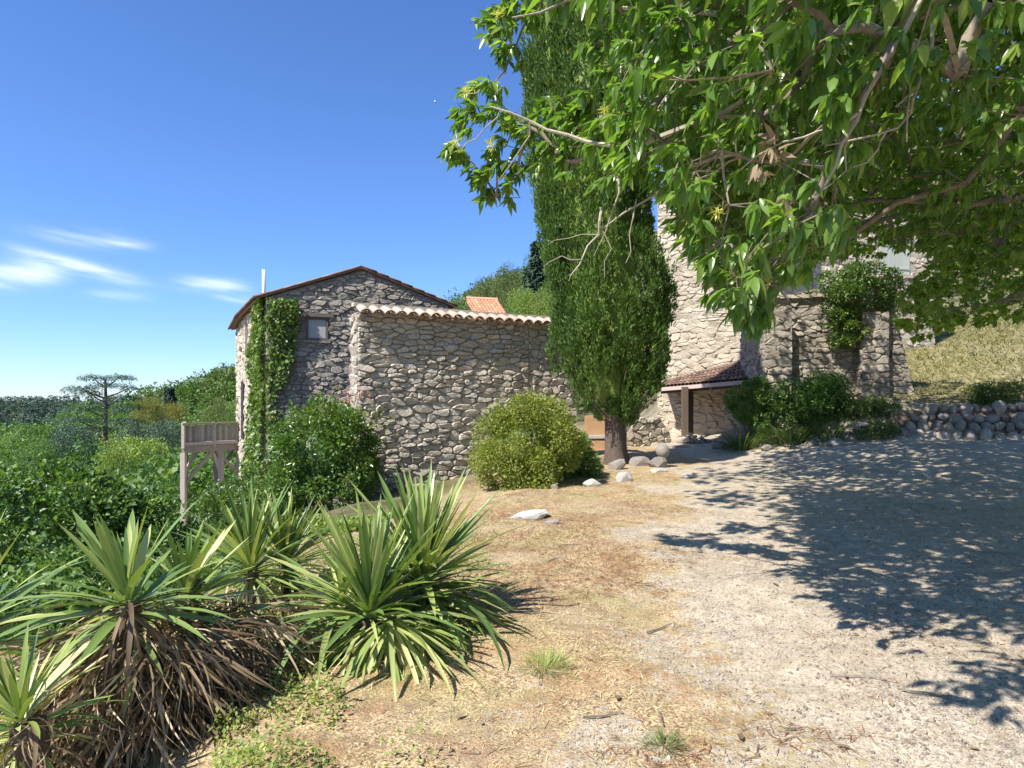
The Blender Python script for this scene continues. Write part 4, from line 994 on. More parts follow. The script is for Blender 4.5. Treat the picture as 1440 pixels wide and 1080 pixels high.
# ------------------------------------------------------------------ shrubs
def shrub(name, label, cat, c, rad, n_, size, mat, tmpl, nl=40, lobe=.3, spread=.9, box=0., stems=True, core=True, group=None, lobe_r=(.6, .85), weeds=False):
    c = np.array(c, float); rad = np.array(rad, float); g = gz(c[0], c[1])
    s_ = thing(name, label, cat, (c[0], c[1], g), group)
    d_ = rsph(nl * 3); d_ = d_[d_[:, 2] > -.8][:nl]
    if box: d_ = np.sign(d_) * np.abs(d_) ** (1 - box)
    rr_ = rng.uniform(lobe_r[0] - .08, lobe_r[1] + .1, len(d_))[:, None]; lc = c + d_ * rad * rr_; ls = rng.uniform(.75, 1.3, len(d_)) * lobe
    k = rng.integers(0, len(d_), n_); nn = rsph(n_)
    fill_ = rng.random(n_) < .22
    flip = (nn * (lc[k] - c) / rad).sum(1) < -.1; nn[flip] *= -1
    P = lc[k] + nn * rad.mean() * ls[k][:, None] * rng.uniform(.6, 1.08, n_)[:, None]
    P[fill_] = (c + nn * rad * .62 * rng.uniform(.85, 1.1, n_)[:, None])[fill_]
    gg = ground_h(P[:, 0], P[:, 1]); P[:, 2] = np.maximum(P[:, 2], gg + .01 + rng.random(n_) * .05)
    V, Fs, t = leaf_cloud(P, nn, size, tmpl, spread=spread, lobe_t=rng.random(len(d_))[k] * .8)
    ns = int(nl * 1.6); sd_ = rsph(ns); sd_[:, 2] = np.abs(sd_[:, 2]) * 1.1 - .1; b0 = c + sd_ * rad * .9; dr_ = sd_ + rsph(ns) * .35 + Zv * .35; dr_ /= np.linalg.norm(dr_, axis=1, keepdims=True)
    sl_ = rng.uniform(.1, .38, ns) * rad.mean(); ks = np.repeat(np.arange(ns), 16); f_ = rng.random(len(ks))
    Ps = b0[ks] + dr_[ks] * (sl_[ks] * f_)[:, None] + rng.normal(size=(len(ks), 3)) * size * .35; gg = ground_h(Ps[:, 0], Ps[:, 1]); Ps = Ps[Ps[:, 2] > gg]
    V2, F2, t2s = scatter(tmpl[0], tmpl[1], Ps, frames(rsph(len(Ps)) + Zv * .4, rng.uniform(-1, 1, len(Ps))), size * rng.uniform(.6, 1.2, len(Ps)), np.clip(.45 + rng.random(len(Ps)) * .54, 0, .99))
    V, Fs, t = merge([(V, Fs, t), (V2, F2, t2s)])
    add('foliage', V, Fs, M[mat], s_, t)
    if core:
        v_, f_ = boulder_mesh(int(c[0] * 7) % 50 + 3, 3, 1., .25); v_ = v_ / np.array([1, .85, 1]) * rad * .5 + c
        add('inner_foliage', v_, f_, M[mat], s_, np.zeros(len(v_)))
    if stems:
        sb = MB()
        for i in range(26):
            a_ = random.uniform(0, 2 * pi); p1 = c + np.array([math.cos(a_) * rad[0] * .8 * random.random(), math.sin(a_) * rad[1] * .8 * random.random(), rad[2] * random.uniform(-.1, .6)])
            p0 = np.array([c[0] + (p1[0] - c[0]) * .25, c[1] + (p1[1] - c[1]) * .25, g - .05]); sb.tube([p0, (p0 + p1) / 2, p1], [.022, .015, .006], 4, t=random.random())
        sb.build('stems', M['twig'], s_, kind='stuff')
    return s_
rng = np.random.default_rng(40)
small = rhomb(.5)
lv = leaf_tmpl(.5, .15)
hc = at(452, 645, 13.4); shrub('laurel_hedge', 'dense glossy dark green shrub against the gable, pink blossom at its top', 'shrub', (hc[0], 13.4, .38), (1.02, .9, 1.25), 17000, .085, 'laurel', small, nl=46, lobe=.27, box=.35)
o = [x for x in bpy.data.objects if x.name.startswith('laurel_hedge')][0]
P = at(497, 556, 13.2) + rng.normal(size=(90, 3)) * np.array([.2, .15, .12]); V, Fs, t = scatter(*rhomb(.8), P, frames(rsph(90)), .06 * rng.uniform(.7, 1.2, 90), rng.random(90)); add('blossom', V, Fs, M['flower'], o, t, kind='stuff')
P2 = at(470, 590, 13.2) + rng.normal(size=(900, 3)) * np.array([.5, .3, .2]); V, Fs, t = scatter(*small, P2, frames(rsph(900) + Zv * .6), .085 * rng.uniform(.7, 1.2, 900), rng.random(900)); add('young_shoots', V, Fs, M['privet'], o, t, kind='stuff')
bc = at(742, 630, 12.1); shrub('yellow_green_bush', 'big rounded fine-leaved yellow green bush in front of the stone wall', 'shrub', (bc[0], 12.1, .6), (1.06, .95, 1.06), 34000, .058, 'privet', rhomb(.42), nl=60, lobe=.26, spread=1.0)
b2 = at(812, 645, 12.8); shrub('grey_green_bush', 'loose dark green sprawling bush right of the yellow green bush', 'shrub', (b2[0] - .1, 13.2, .25), (.6, .5, .6), 7000, .06, 'green', rhomb(.42), nl=24, lobe=.3, spread=1.1)
sc_ = at(1115, 585, 18.2); shrub('shaded_shrub', 'large dark shrub in the shade before the old outbuilding', 'shrub', (at(1140, 0, 18.3)[0], 18.3, 1.45), (1.05, .8, .8), 14000, .08, 'green', small, nl=36, lobe=.32)
shrub('porch_shrub', 'green shrub with sunlit top right of the porch', 'shrub', (at(1062, 0, 18.6)[0], 18.9, 1.3), (.7, .6, .8), 9000, .075, 'green', small, nl=24, lobe=.34)
shrub('wall_top_ivy', 'ivy clump draped over the top of the old outbuilding', 'ivy', (at(1215, 0, 18.6)[0], 18.9, 4.7), (1.3, .5, .75), 9000, .085, 'ivy', small, nl=26, lobe=.35, stems=False, core=False)
shrub('hanging_ivy', 'dark ivy hanging down the outbuilding wall between the buttresses', 'ivy', (at(1190, 0, 18.8)[0], 18.85, 3.7), (.6, .18, .9), 4500, .08, 'ivy', small, nl=22, lobe=.25, stems=False, core=False)
shrub('dry_scrub', 'dull dry scrub on the earth mound left of the boulder wall', 'scrub', (9.9, 17.8, 1.2), (.7, .6, .3), 3500, .07, 'olive', small, nl=26, lobe=.4, core=False)
shrub('dry_scrub', 'dark low scrub along the top of the boulder wall', 'scrub', (13.4, 17.7, 1.7), (.8, .5, .22), 3500, .07, 'olive', small, nl=30, lobe=.35, core=False)
shrub('dry_scrub', 'low weeds where the boulder wall meets the shrub bank', 'scrub', (9.7, 16.9, .7), (.5, .35, .2), 1800, .06, 'olive', small, nl=16, lobe=.4, core=False)
# bramble thicket, left
shrub('bramble_thicket', 'leafy bramble thicket at the left picture edge behind the yuccas', 'shrub', (at(40, 0, 10)[0], 10.2, -.75), (2.1, 1.5, 1.25), 26000, .10, 'bramble', rhomb(.62, .3), nl=60, lobe=.24)
shrub('bramble_thicket', 'leafy bramble thicket below the light green valley tree', 'shrub', (at(170, 0, 11.5)[0], 11.6, -1.95), (1.9, 1.4, 1.35), 20000, .10, 'bramble', rhomb(.62, .3), nl=60, lobe=.24)
shrub('bramble_thicket', 'dark bramble thicket below the balcony posts', 'shrub', (at(285, 0, 13)[0], 13.3, -2.3), (1.6, 1.2, 1.25), 14000, .10, 'bramble', rhomb(.62, .3), nl=50, lobe=.24)
shrub('bramble_thicket', 'low bramble patch on the bank directly behind the left yucca', 'shrub', (-4.7, 7.2, -.95), (1.7, 1.4, .65), 14000, .08, 'bramble', rhomb(.62, .3), nl=50, lobe=.26)
shrub('low_weeds_bush', 'low bright green undergrowth between hedge and yuccas', 'shrub', (at(440, 0, 9)[0], 9.4, -.75), (1.1, .8, .45), 7000, .07, 'weed', small, nl=30, lobe=.3, core=False)
shrub('corner_bush', 'yellow green bush at the foot of the ivy corner', 'shrub', (at(355, 0, 14)[0], 14.4, -1.0), (1.1, .9, .95), 12000, .075, 'ivy', small, nl=34, lobe=.3)
# ivy on the house corner
iv = thing('climbing_ivy', 'ivy climbing the left corner of the stone house up to the roof', 'ivy', (Lc[0], Lc[1], -1.5))
nI = 15000; z = rng.uniform(-2.2, 4.25, nI)
wid_r = np.interp(z, [-2.2, 0, 1, 2.2, 3, 4.2], [1.3, .75, .2, .5, .8, .75]); wid_l = np.interp(z, [-2.2, 0, 2, 3, 4.2], [3.4, 3.0, 2.5, 2.2, 1.2])
u_ = rng.random(nI) * (wid_r + wid_l) - wid_l; nzv = (vnoise(np.stack([u_ * 2.2, z * 1.3], 1), 31) - .5); ok = (u_ < wid_r + nzv * .9) & (u_ > -wid_l - nzv * 1.8)
u_, z = u_[ok], z[ok]; onr = u_ >= 0
bul = .04 + np.maximum(0, vnoise(np.stack([u_ * 2.5, z * 2.], 1), 33)) * .30
P = np.where(onr[:, None], Lc + Ug * u_[:, None] + Ng * (bul * rng.random(len(u_)) ** .5)[:, None], Lc + U1 * (-u_)[:, None] + N1 * (bul * rng.random(len(u_)) ** .5)[:, None]); P[:, 2] = z
nn = np.where(onr[:, None], Ng, N1)
D = nn * .5 + rsph(len(P)) * .7 - Zv * .6
V, Fs, t = scatter(*rhomb(.85), P, frames(D, rng.uniform(-.6, .6, len(P)), up=nn + rsph(len(P)) * .5), .105 * rng.uniform(.6, 1.3, len(P)), rng.random(len(P)) * .99)
add('foliage', V, Fs, M['ivy'], iv, t)
vs_ = MB()
for i in range(14):
    u0 = random.uniform(-.8, .6); pts = []
    for q in range(8):
        zq = -2 + q * .85; uq = u0 + .25 * math.sin(q * 1.3 + i); O_ = Lc + (Ug * uq + Ng * .06 if uq >= 0 else U1 * (-uq) + N1 * .06); pts.append(O_ + Zv * zq)
    vs_.tube(pts, np.linspace(.014, .006, 8), 4, t=random.random())
vs_.build('stems', M['twig'], iv, kind='stuff')

# strap-leaved plants on the bank
def blades(name, P, D, size, w, mat, parent=None, label=None, cat=None, kind='stuff', curve=.5, tint=None):
    V = []; xs = [0, .35, .7, 1.]; ws = [.7, 1, .7, 0]
    simple = len(P) > 30000
    TV = np.array([(x, s * w * q / 2, -curve * x * x) for x, q in zip(xs[:3], ws[:3]) for s in (1, -1)] + [(1, 0, -curve)]); TF = np.array([(0, 1, 3), (0, 3, 2), (2, 3, 5), (2, 5, 4), (4, 5, 6)])
    if simple: TV = np.array([(0, w * .5, 0), (0, -w * .5, 0), (1, 0, -curve)]); TF = np.array([(0, 1, 2)])
    V, Fs, t = scatter(TV, TF, P, frames(D, rng.uniform(-.4, .4, len(P))), size, rng.random(len(P)) * .99 if tint is None else tint)
    o = add(name, V, Fs, M[mat], parent, t, kind=kind)
    if label: tag(o, label, cat)
    return o
def tuft(px, Y, n_, L_, mat, label, name='grass_tuft', cat='grass tuft', w=.03, spread=.8, rad=.1, X=None, z=None):
    p = at(px, 0, Y); x0 = p[0] if X is None else X; a_ = rng.random(n_) * 2 * pi; r_ = rng.random(n_) * rad
    xy = np.stack([x0 + np.cos(a_) * r_, Y + np.sin(a_) * r_], 1); P = np.concatenate([xy, ground_h(xy[:, 0], xy[:, 1])[:, None] - .01], 1)
    if z is not None: P[:, 2] = z
    D = np.stack([np.cos(a_), np.sin(a_), rng.uniform(.4, 2.4, n_) / spread], 1)
    o = blades(name, P, D, L_ * rng.uniform(.6, 1.15, n_), w, mat, None, label, cat, None)
    return o
tuft(1045, 18.6, 260, .75, 'agap', 'strap-leaved plant with arching leaves on the bank by the porch', 'strap_leaf_plant', 'plant', w=.045, rad=.5)
tuft(1110, 18.0, 340, .8, 'agap', 'larger strap-leaved plant in front of the dark shrub', 'strap_leaf_plant', 'plant', w=.045, rad=.55)
tuft(1165, 17.7, 260, .7, 'agap', 'strap-leaved plant at the right end of the shrub bank', 'strap_leaf_plant', 'plant', w=.045, rad=.5)
tuft(765, 3.82, 300, .13, 'weed', 'pale green grass tuft right of the big yucca', w=.022, rad=.13)
tuft(935, 2.93, 220, .085, 'bramble', 'small green grass tuft at the bottom edge of the picture', w=.03, rad=.07)
tuft(905, 4.6, 120, .05, 'straw', 'small dry grass tuft on the gravel', w=.03, rad=.08)

# ------------------------------------------------------------------ yuccas
def yleaf_mesh(droop, w, fold, name='leaf', mat='yucca', twist=0., seg=6):
    V = []; 
    for i in range(seg):
        f = i / seg; prof = [.65, .8, .96, 1., .86, .58][i] if seg == 6 else 1
        ang = droop * f; x = math.sin(ang) / droop if abs(droop) > .05 else f; z = -(1 - math.cos(ang)) / droop if abs(droop) > .05 else 0
        hw = w * prof / 2; tw = twist * f
        for s in (1, 0, -1):
            yy = s * hw; zz = abs(s) * hw * fold
            V.append((x, yy * math.cos(tw) - zz * math.sin(tw), z + yy * math.sin(tw) + zz * math.cos(tw)))
    ang = droop; V.append((math.sin(ang) / droop if abs(droop) > .05 else 1, 0, -(1 - math.cos(ang)) / droop if abs(droop) > .05 else 0))
    Fs = []
    for i in range(seg - 1):
        a_ = i * 3; Fs += [(a_, a_ + 1, a_ + 4, a_ + 3), (a_ + 1, a_ + 2, a_ + 5, a_ + 4)]
    a_ = (seg - 1) * 3; Fs += [(a_, a_ + 1, a_ + 3), (a_ + 1, a_ + 2, a_ + 3)]
    return mesh(name, V, Fs, np.zeros(len(V)), True, M[mat])
YL = {d: [yleaf_mesh(d, (.066 if d < .6 else .06) * q, .35, twist=tw) for q, tw in ((1, 0), (.85, .25), (1.1, -.2))] for d in (.1, .35, .7, 1.2, 1.8)}
YP = {d: [yleaf_mesh(d, .056 * q, .35, mat='yucca_pale', twist=tw) for q, tw in ((1, .3), (.85, .7), (1.15, -.5))] for d in (.1, .35, .7, 1.2, 1.8)}
DL = [yleaf_mesh(d, w, f, 'dead_leaf', 'yucca_dead', tw) for d, w, f, tw in ((1.8, .028, .5, 1.8), (2.3, .022, .4, -2.2), (1.3, .03, .6, 2.6), (2.6, .036, .3, 1.5), (.9, .02, .6, -3.), (2.0, .05, .3, 1.4))]
def head(parent, px, py, Y, n_, L_, lean=(0, 0), emin=-55, emax=86, low_az=None, upr=1.0, joined=40, wid=.9):
    c_ = at(px, py, Y); JV = []; JF = []; JT = []; jn = 0
    for i in range(n_ + joined):
        jo = i >= n_; f = (i + .5) / n_ if not jo else random.random(); az = i * 2.39996 + random.uniform(-.6, .6)
        el = R(emin + (emax - emin) * f ** upr + random.uniform(-13, 13))
        d_ = np.array([math.cos(az) * math.cos(el) + lean[0] * .5, math.sin(az) * math.cos(el) + lean[1] * .5, math.sin(el)]); d_ = unit(d_)
        dr = 1.2 if el < R(-15) else .7 if el < R(20) else .35 if el < R(50) else .1
        if random.random() < .18 and el < R(60): dr = min(1.8, {.1: .35, .35: .7, .7: 1.2, 1.2: 1.8}[dr])
        Ln = L_ * random.uniform(.62, 1.12) * (1 - .25 * max(0, f - .85) / .15) * (.85 if el < R(-20) else 1)
        base = c_ + Zv * (.16 * f - .1) + d_ * .03
        Mx = frames(d_[None], np.array([random.uniform(-.35, .35)]))[0]
        me_ = random.choice((YP if el < R(8) and random.random() < .85 else YL)[dr])
        if not jo: inst('leaf', me_, parent, base, Mx, (Ln, Ln * wid, Ln))
        else:
            v_ = np.array([v.co for v in me_.vertices]) * np.array([Ln, Ln * wid, Ln]) @ Mx.T + base; JV.append(v_)
            JF += [tuple(q + jn for q in p_.vertices) for p_ in me_.polygons]; jn += len(v_); JT.append(np.full(len(v_), random.random() * .99))
    if JV: add('inner_leaves', np.concatenate(JV), JF, M['yucca'], parent, np.concatenate(JT), True, kind='stuff')
    return c_
def deadskirt(parent, px, py, Y, n_, L_, zr_=(-.35, .0), azr=(0, 2 * pi), rad=.06):
    c_ = at(px, py, Y)
    for i in range(n_):
        az = random.uniform(*azr); el = R(random.uniform(-50, 25)); d_ = unit([math.cos(az) * math.cos(el), math.sin(az) * math.cos(el), math.sin(el)])
        Ln = L_ * random.uniform(.55, 1.1); b_ = c_ + Zv * random.uniform(*zr_) + np.array([math.cos(az), math.sin(az), 0]) * rad * random.random()
        inst('dead_leaf', random.choice(DL), parent, b_, frames(d_[None], np.array([random.uniform(-1.2, 1.2)]))[0], Ln)
def deadmass(parent, px, py, Y, n_, L_, rad, zr_):
    """matted older leaves, joined"""
    c_ = at(px, py, Y); az = rng.random(n_) * 2 * pi; rr_ = np.sqrt(rng.random(n_)) * rad
    P = c_ + np.stack([np.cos(az) * rr_, np.sin(az) * rr_, rng.uniform(zr_[0], zr_[1], n_)], 1)
    D = np.stack([np.cos(az), np.sin(az), rng.uniform(-1.2, .3, n_)], 1) + rsph(n_) * .35
    TV = np.array([(0, .35, 0), (0, -.35, 0), (.35, .5, -.05), (.35, -.5, -.05), (.7, .35, -.25), (.7, -.35, -.25), (1, 0, -.55)]) * np.array([1, .038, 1]); TF = np.array([(0, 1, 3), (0, 3, 2), (2, 3, 5), (2, 5, 4), (4, 5, 6)])
    V, Fs, t = scatter(TV, TF, P, frames(D, rng.uniform(-1.3, 1.3, n_)), L_ * rng.uniform(.5, 1.1, n_), rng.random(n_) * .99)
    P0 = P
    add('matted_dead_leaves', V, Fs, M['yucca_dead'], parent, t, kind='stuff')
def stem(parent, px, py, Y, r_=.07):
    c_ = at(px, py, Y); g = gz(c_[0], c_[1]); MB().tube([(c_[0] + .05, c_[1], g - .1), (c_[0] + .02, c_[1], (g + c_[2]) / 2), c_], [r_ * 1.3, r_, r_ * .9], 8).build('stem', M['bark'], parent)
random.seed(21)
y1 = thing('yucca', 'largest yucca, twin headed, in the middle foreground at the edge of the dry grass', 'yucca', at(560, 0, 4.3) * np.array([1, 1, 0]) + Zv * gz(-.77, 4.3))
stem(y1, 518, 868, 4.1); stem(y1, 592, 830, 4.6)
head(y1, 520, 868, 4.1, 145, .74, emin=-68, upr=.8, joined=110); head(y1, 594, 822, 4.6, 150, .80, lean=(.1, 0), emin=-60, upr=.8, joined=120)
head(y1, 550, 880, 3.95, 90, .78, emin=-66, emax=5, joined=0); head(y1, 615, 850, 4.4, 60, .85, lean=(.2, 0), emin=-45, emax=15, joined=0); head(y1, 480, 860, 4.2, 40, .75, lean=(-.4, -.1), emin=-40, emax=45, joined=0)
deadskirt(y1, 560, 905, 4.2, 40, .5)
deadmass(y1, 570, 900, 4.4, 420, .5, .35, (-.25, .05))
y2 = thing('yucca', 'left foreground yucca with bright wide-spread leaves over a skirt of dry brown leaves', 'yucca', at(185, 0, 3.2) * np.array([1, 1, 0]) + Zv * gz(-1.9, 3.2))
stem(y2, 178, 850, 3.2); head(y2, 178, 852, 3.2, 62, .54, lean=(-.4, -.2), emin=-8, emax=74, upr=1.2, wid=1.3, joined=10)
stem(y2, 268, 815, 3.9); head(y2, 262, 845, 3.8, 66, .50, lean=(.6, .1), emin=-5, emax=72, upr=1.2, wid=1.2, joined=15)
deadskirt(y2, 182, 868, 3.1, 120, .5, (-.3, .08), (0, 2 * pi)); deadskirt(y2, 190, 880, 3.15, 80, .62, (-.55, .05), (pi * .9, pi * 2.15)); deadskirt(y2, 270, 900, 3.5, 80, .55, (-.5, .0), (pi * .9, pi * 2.1))
deadmass(y2, 205, 900, 3.4, 2400, .42, .42, (-.75, .1)); deadmass(y2, 330, 900, 3.9, 1600, .38, .38, (-.45, .2))
y3 = thing('yucca', 'dark upright yucca behind, between the left yucca and the largest yucca', 'yucca', at(375, 0, 5.7) * np.array([1, 1, 0]) + Zv * gz(-2.2, 5.7))
stem(y3, 352, 800, 5.5); stem(y3, 402, 792, 5.9); head(y3, 352, 800, 5.5, 80, .72, emin=-30, upr=.75); head(y3, 402, 792, 5.9, 75, .68, emin=-30, upr=.75)
deadmass(y3, 380, 830, 5.5, 500, .5, .4, (-.5, 0))
y4 = thing('yucca', 'yucca cut by the lower left corner of the picture, with pale green upright leaves', 'yucca', at(25, 0, 2.6) * np.array([1, 1, 0]) + Zv * gz(-2., 2.6))
stem(y4, 40, 1015, 2.6); head(y4, 28, 1018, 2.6, 56, .36, lean=(-.3, 0), emin=-30, emax=80, upr=.9, wid=1.2); deadskirt(y4, 40, 1025, 2.55, 40, .3, (-.1, .05)); deadskirt(y4, 50, 1040, 2.6, 50, .35, (-.2, 0))
stem(y4, -60, 900, 3.2); head(y4, -60, 905, 3.2, 60, .6, emin=-25)

# ------------------------------------------------------------------ chestnut and second tree
MAIN = [(690, -900), (770, -20), (862, 10), (852, 120), (862, 215), (925, 245), (955, 290), (975, 340), (1000, 385), (1050, 448), (1085, 440), (1100, 392), (1170, 345), (1205, 350), (1262, 352), (1290, 340), (1318, 348), (1272, 400), (1258, 440), (1292, 468), (1350, 448), (1440, 442), (2600, 470), (2600, -900)]
def pip(px, py, poly):
    ins = np.zeros(px.shape, bool); k = len(poly)
    for i in range(k):
        x0, y0 = poly[i]; x1, y1_ = poly[(i + 1) % k]
        c_ = ((y0 > py) != (y1_ > py)) & (px < (x1 - x0) * (py - y0) / (y1_ - y0 + 1e-9) + x0); ins ^= c_
    return ins
def shadow_ok(P, marg=0.):
    k = P[:, 2] * KS; xs = P[:, 0] - SX * k; ys = P[:, 1] - SY * k
    e = np.interp(ys, [0, 2.8, 4, 5, 6.3, 7.8, 8.6, 10, 12, 14, 18, 22], [2.2, 2.25, 2.4, 2.45, 2.45, 2.55, 3.0, 3.3, 3.6, 3.9, 5.6, 9.5])
    return xs > e + marg + (vnoise(np.stack([xs * 1.6, ys * 1.6], 1), 55) - .5) * .5
def frame_ok(P, poly=MAIN):
    px, py = proj(P); inside = (P[:, 1] > .3) & (px > -60) & (px < 1500) & (py > -40) & (py < 1140)
    return ~inside | pip(px, py, poly)
def thin(P, dmin):
    keep = []; cell = {}
    for p in P:
        kx = tuple((p // dmin).astype(int)); okk = True
        for i in (-1, 0, 1):
            for j in (-1, 0, 1):
                for l in (-1, 0, 1):
                    for q in cell.get((kx[0] + i, kx[1] + j, kx[2] + l), ()):
                        if ((p - q) ** 2).sum() < dmin * dmin: okk = False; break
        if okk: keep.append(p); cell.setdefault(kx, []).append(p)
    return np.array(keep)
def skeleton(nodes, root, trunk_pts, parent, r0_, bend=.0, mat='twig', thick=.02, bias=.35, rmin=.0035):
    """connect every node to its nearest already connected one; radii from the number of twigs carried"""
    pts = list(map(np.array, trunk_pts)); par = [-1] + list(range(len(pts) - 1)); dist = [0.]
    for i in range(1, len(pts)): dist.append(dist[-1] + np.linalg.norm(pts[i] - pts[i - 1]))
    order = np.argsort(((nodes - pts[-1]) ** 2).sum(1)); arr = np.zeros((len(nodes) + len(pts), 3)); arr[:len(pts)] = pts; dd = np.zeros(len(arr)); dd[:len(pts)] = dist
    m_ = len(pts)
    for i in order:
        p = nodes[i]; dl = np.linalg.norm(arr[:m_] - p, axis=1); sc_ = dl + bias * dd[:m_] * .25; sc_[:len(pts) - 1] += 50
        j = int(np.argmin(sc_)); arr[m_] = p; dd[m_] = dd[j] + dl[j]; par.append(j); m_ += 1
    cnt = np.ones(m_)
    for i in range(m_ - 1, 0, -1): cnt[par[i]] += cnt[i]
    rad = np.maximum(rmin, r0_ * (cnt / m_) ** .48)
    thickb, thin_ = MB(), MB()
    th = np.arange(5) * 2 * pi / 5; cs = np.stack([np.cos(th), np.sin(th)], 1)
    for i in range(len(pts), m_):
        a_, b_ = arr[par[i]], arr[i]
        if np.linalg.norm(b_ - a_) < .02: continue
        d_ = b_ - a_; L_ = np.linalg.norm(d_); mid_ = (a_ + b_) / 2 + rsph(1)[0] * L_ * .09 + Zv * L_ * .05
        ra = min(rad[par[i]], rad[i] * 1.6); (thickb if rad[i] > thick else thin_).tube([a_, mid_, b_], [ra, (ra + rad[i]) / 2, rad[i] * .9], 5 if rad[i] > thick else 3, cap=False, t=random.random())
    if thickb.n: thickb.build('limbs', M[mat], parent, smooth=True)
    if thin_.n: thin_.build('twigs', M[mat], parent, kind='stuff')
    return arr[:m_], par
CLV, CLF = leaf_tmpl(.30, .22, .35)
def rosettes(nodes, out_from, per, nleaf, Lf, spread_r, droop=.7):
    """rosettes of long leaves at twig ends around each node"""
    n_ = len(nodes); k = np.repeat(np.arange(n_), per); C_ = nodes[k] + rng.normal(size=(len(k), 3)) * spread_r * np.array([1, 1, .8])
    ax = C_ - nodes[k]; ax += (nodes[k] - out_from) * .05 + rng.normal(size=ax.shape) * .03; ax /= np.linalg.norm(ax, axis=1, keepdims=True) + 1e-6
    kk_ = np.repeat(np.arange(len(k)), nleaf); D = ax[kk_] * .6 + rsph(len(kk_)) * .78; D[:, 2] -= droop; 
    P = C_[kk_] + ax[kk_] * rng.uniform(-.06, .06, len(kk_))[:, None]
    return P, D, C_, k
rng = np.random.default_rng(77); random.seed(77)
def sample_view(n_, pxa, pxb, pya, pyb, Ya, Yb):
    Y = (rng.uniform(Ya ** 3, Yb ** 3, n_)) ** (1 / 3); px = rng.uniform(pxa, pxb, n_); py = rng.uniform(pya, pyb, n_)
    return np.stack([(px - 720) / F * Y, Y, EYE - (py - 560) / F * Y], 1)
cand = sample_view(20000, 845, 1560, -420, 455, 3.0, 6.8)
cand = cand[frame_ok(cand) & shadow_ok(cand) & (cand[:, 2] < 7.5)]
px_, py_ = proj(cand)
dens = vnoise(cand * 1.4, 61); gap_ = np.hypot(px_ - 926, (py_ - 92)) > 26; gap_ &= np.hypot(px_ - 915, py_ - 236) > 16
near_ok = (cand[:, 1] > 3.4) | ((px_ > 960))
side = px_ < 1190 + np.maximum(0, 150 - py_) * 2.2 + (vnoise(np.stack([px_ / 60, py_ / 60], 1), 66) - .5) * 160
cand = cand[(dens > .45) & gap_ & near_ok & side]
over = np.stack([rng.uniform(.2, 8, 9000), rng.uniform(-2, 6.5, 9000), rng.uniform(3.0, 6.0, 9000)], 1)
over = over[frame_ok(over) & shadow_ok(over)]; ysh = over[:, 1] - SY * KS * over[:, 2]; over = over[vnoise(over * 1.2, 62) > np.where(ysh < 5.2, .50, .60)]
hand = np.array([at(p[0], p[1], p[2] * (1.1 if p[0] < 860 else 1)) for p in [
    (668, 132, 4.7), (690, 122, 4.8), (655, 160, 4.7), (678, 165, 4.6), (640, 208, 4.8), (655, 222, 4.8), (672, 240, 4.8), (690, 262, 4.8), (698, 278, 4.8), (700, 230, 4.7), (712, 205, 4.7), (728, 232, 4.7), (725, 175, 4.6),
    (705, 165, 4.6), (745, 180, 4.5), (775, 145, 4.4), (790, 170, 4.4), (800, 195, 4.4), (812, 150, 4.3), (822, 178, 4.3), (835, 145, 4.2), (838, 205, 4.2), (775, 205, 4.5), (790, 225, 4.5), (810, 228, 4.4), (850, 180, 4.1),
    (700, 15, 4.9), (702, 40, 4.9), (710, 58, 4.9), (725, 30, 4.8), (745, 15, 4.7), (760, 5, 4.7), (715, -10, 4.8), (740, -30, 4.7), (780, -15, 4.5), (820, -15, 4.3), (722, 75, 4.8),
    (848, 60, 4.0), (870, 100, 4.0), (875, 145, 3.9), (880, 200, 3.9), (890, 230, 4.0), (868, 235, 4.1), (900, 170, 3.9), (960, 30, 3.6), (985, 250, 4.6), (975, 300, 4.9), (1000, 350, 4.7), (1060, 405, 3.7), (1075, 420, 3.7), (1050, 425, 3.7), (1035, 390, 3.8), (1085, 380, 3.8)]])
nodes = thin(np.concatenate([cand, over]), .26); nodes = np.concatenate([hand, nodes[((nodes[:, None] - hand[None]) ** 2).sum(2).min(1) > .03]])
# fixed size: keep the hand-placed ends first
print('chestnut nodes', len(nodes))
ch = thing('chestnut_tree', 'sweet chestnut whose leafy branches hang in from the upper right', 'tree', (7.2, 2.2, gz(7.2, 2.2)))
troot = [(7.2, 2.2, -.2), (7.15, 2.25, 1.2), (6.9, 2.4, 2.6), (6.4, 2.7, 3.9)]
MB().tube([np.array(p) for p in troot], [.48, .36, .32, .26], 12).build('trunk', M['bark'], ch, smooth=True)
arr, par = skeleton(nodes, None, troot, ch, .2, thick=.016)
P, D, RC_, kn = rosettes(nodes, np.array(troot[-1]), 5, 9, .17, .115)
hand_leaf = np.repeat(np.repeat(((nodes[:, None] - hand[None]) ** 2).sum(2).min(1) < 1e-6, 5), 9)
nrep = np.repeat(np.repeat(nodes, 5, 0), 9, 0); P[hand_leaf] = (nrep + (P - nrep) * .6)[hand_leaf]
okk = frame_ok(P, [(x + (-14 if x < 900 else 0), y + 12 if y > 0 else y) for x, y in MAIN]) | np.repeat(np.repeat(((nodes[:, None] - hand[None]) ** 2).sum(2).min(1) < 1e-6, 5), 9)
far_ = np.linalg.norm(P - nrep, axis=1) < (.36 if True else 0); okk &= far_
P, D = P[okk], D[okk]
Mx = frames(D, rng.uniform(-.9, .9, len(P))); S = .125 * rng.uniform(.6, 1.25, len(P)); tt = rng.random(len(P)) * .99
px_, py_ = proj(P); vis = (px_ > 0) & (px_ < 1440) & (py_ > 0) & (py_ < 1080) & (P[:, 1] > .5)
score = np.where(vis, S / np.maximum(P[:, 1], .5), 0); o300 = np.argsort(-score)[:290]; rest = np.ones(len(P), bool); rest[o300] = False
det = rest & vis & (P[:, 1] < 4.6); oth = rest & ~det
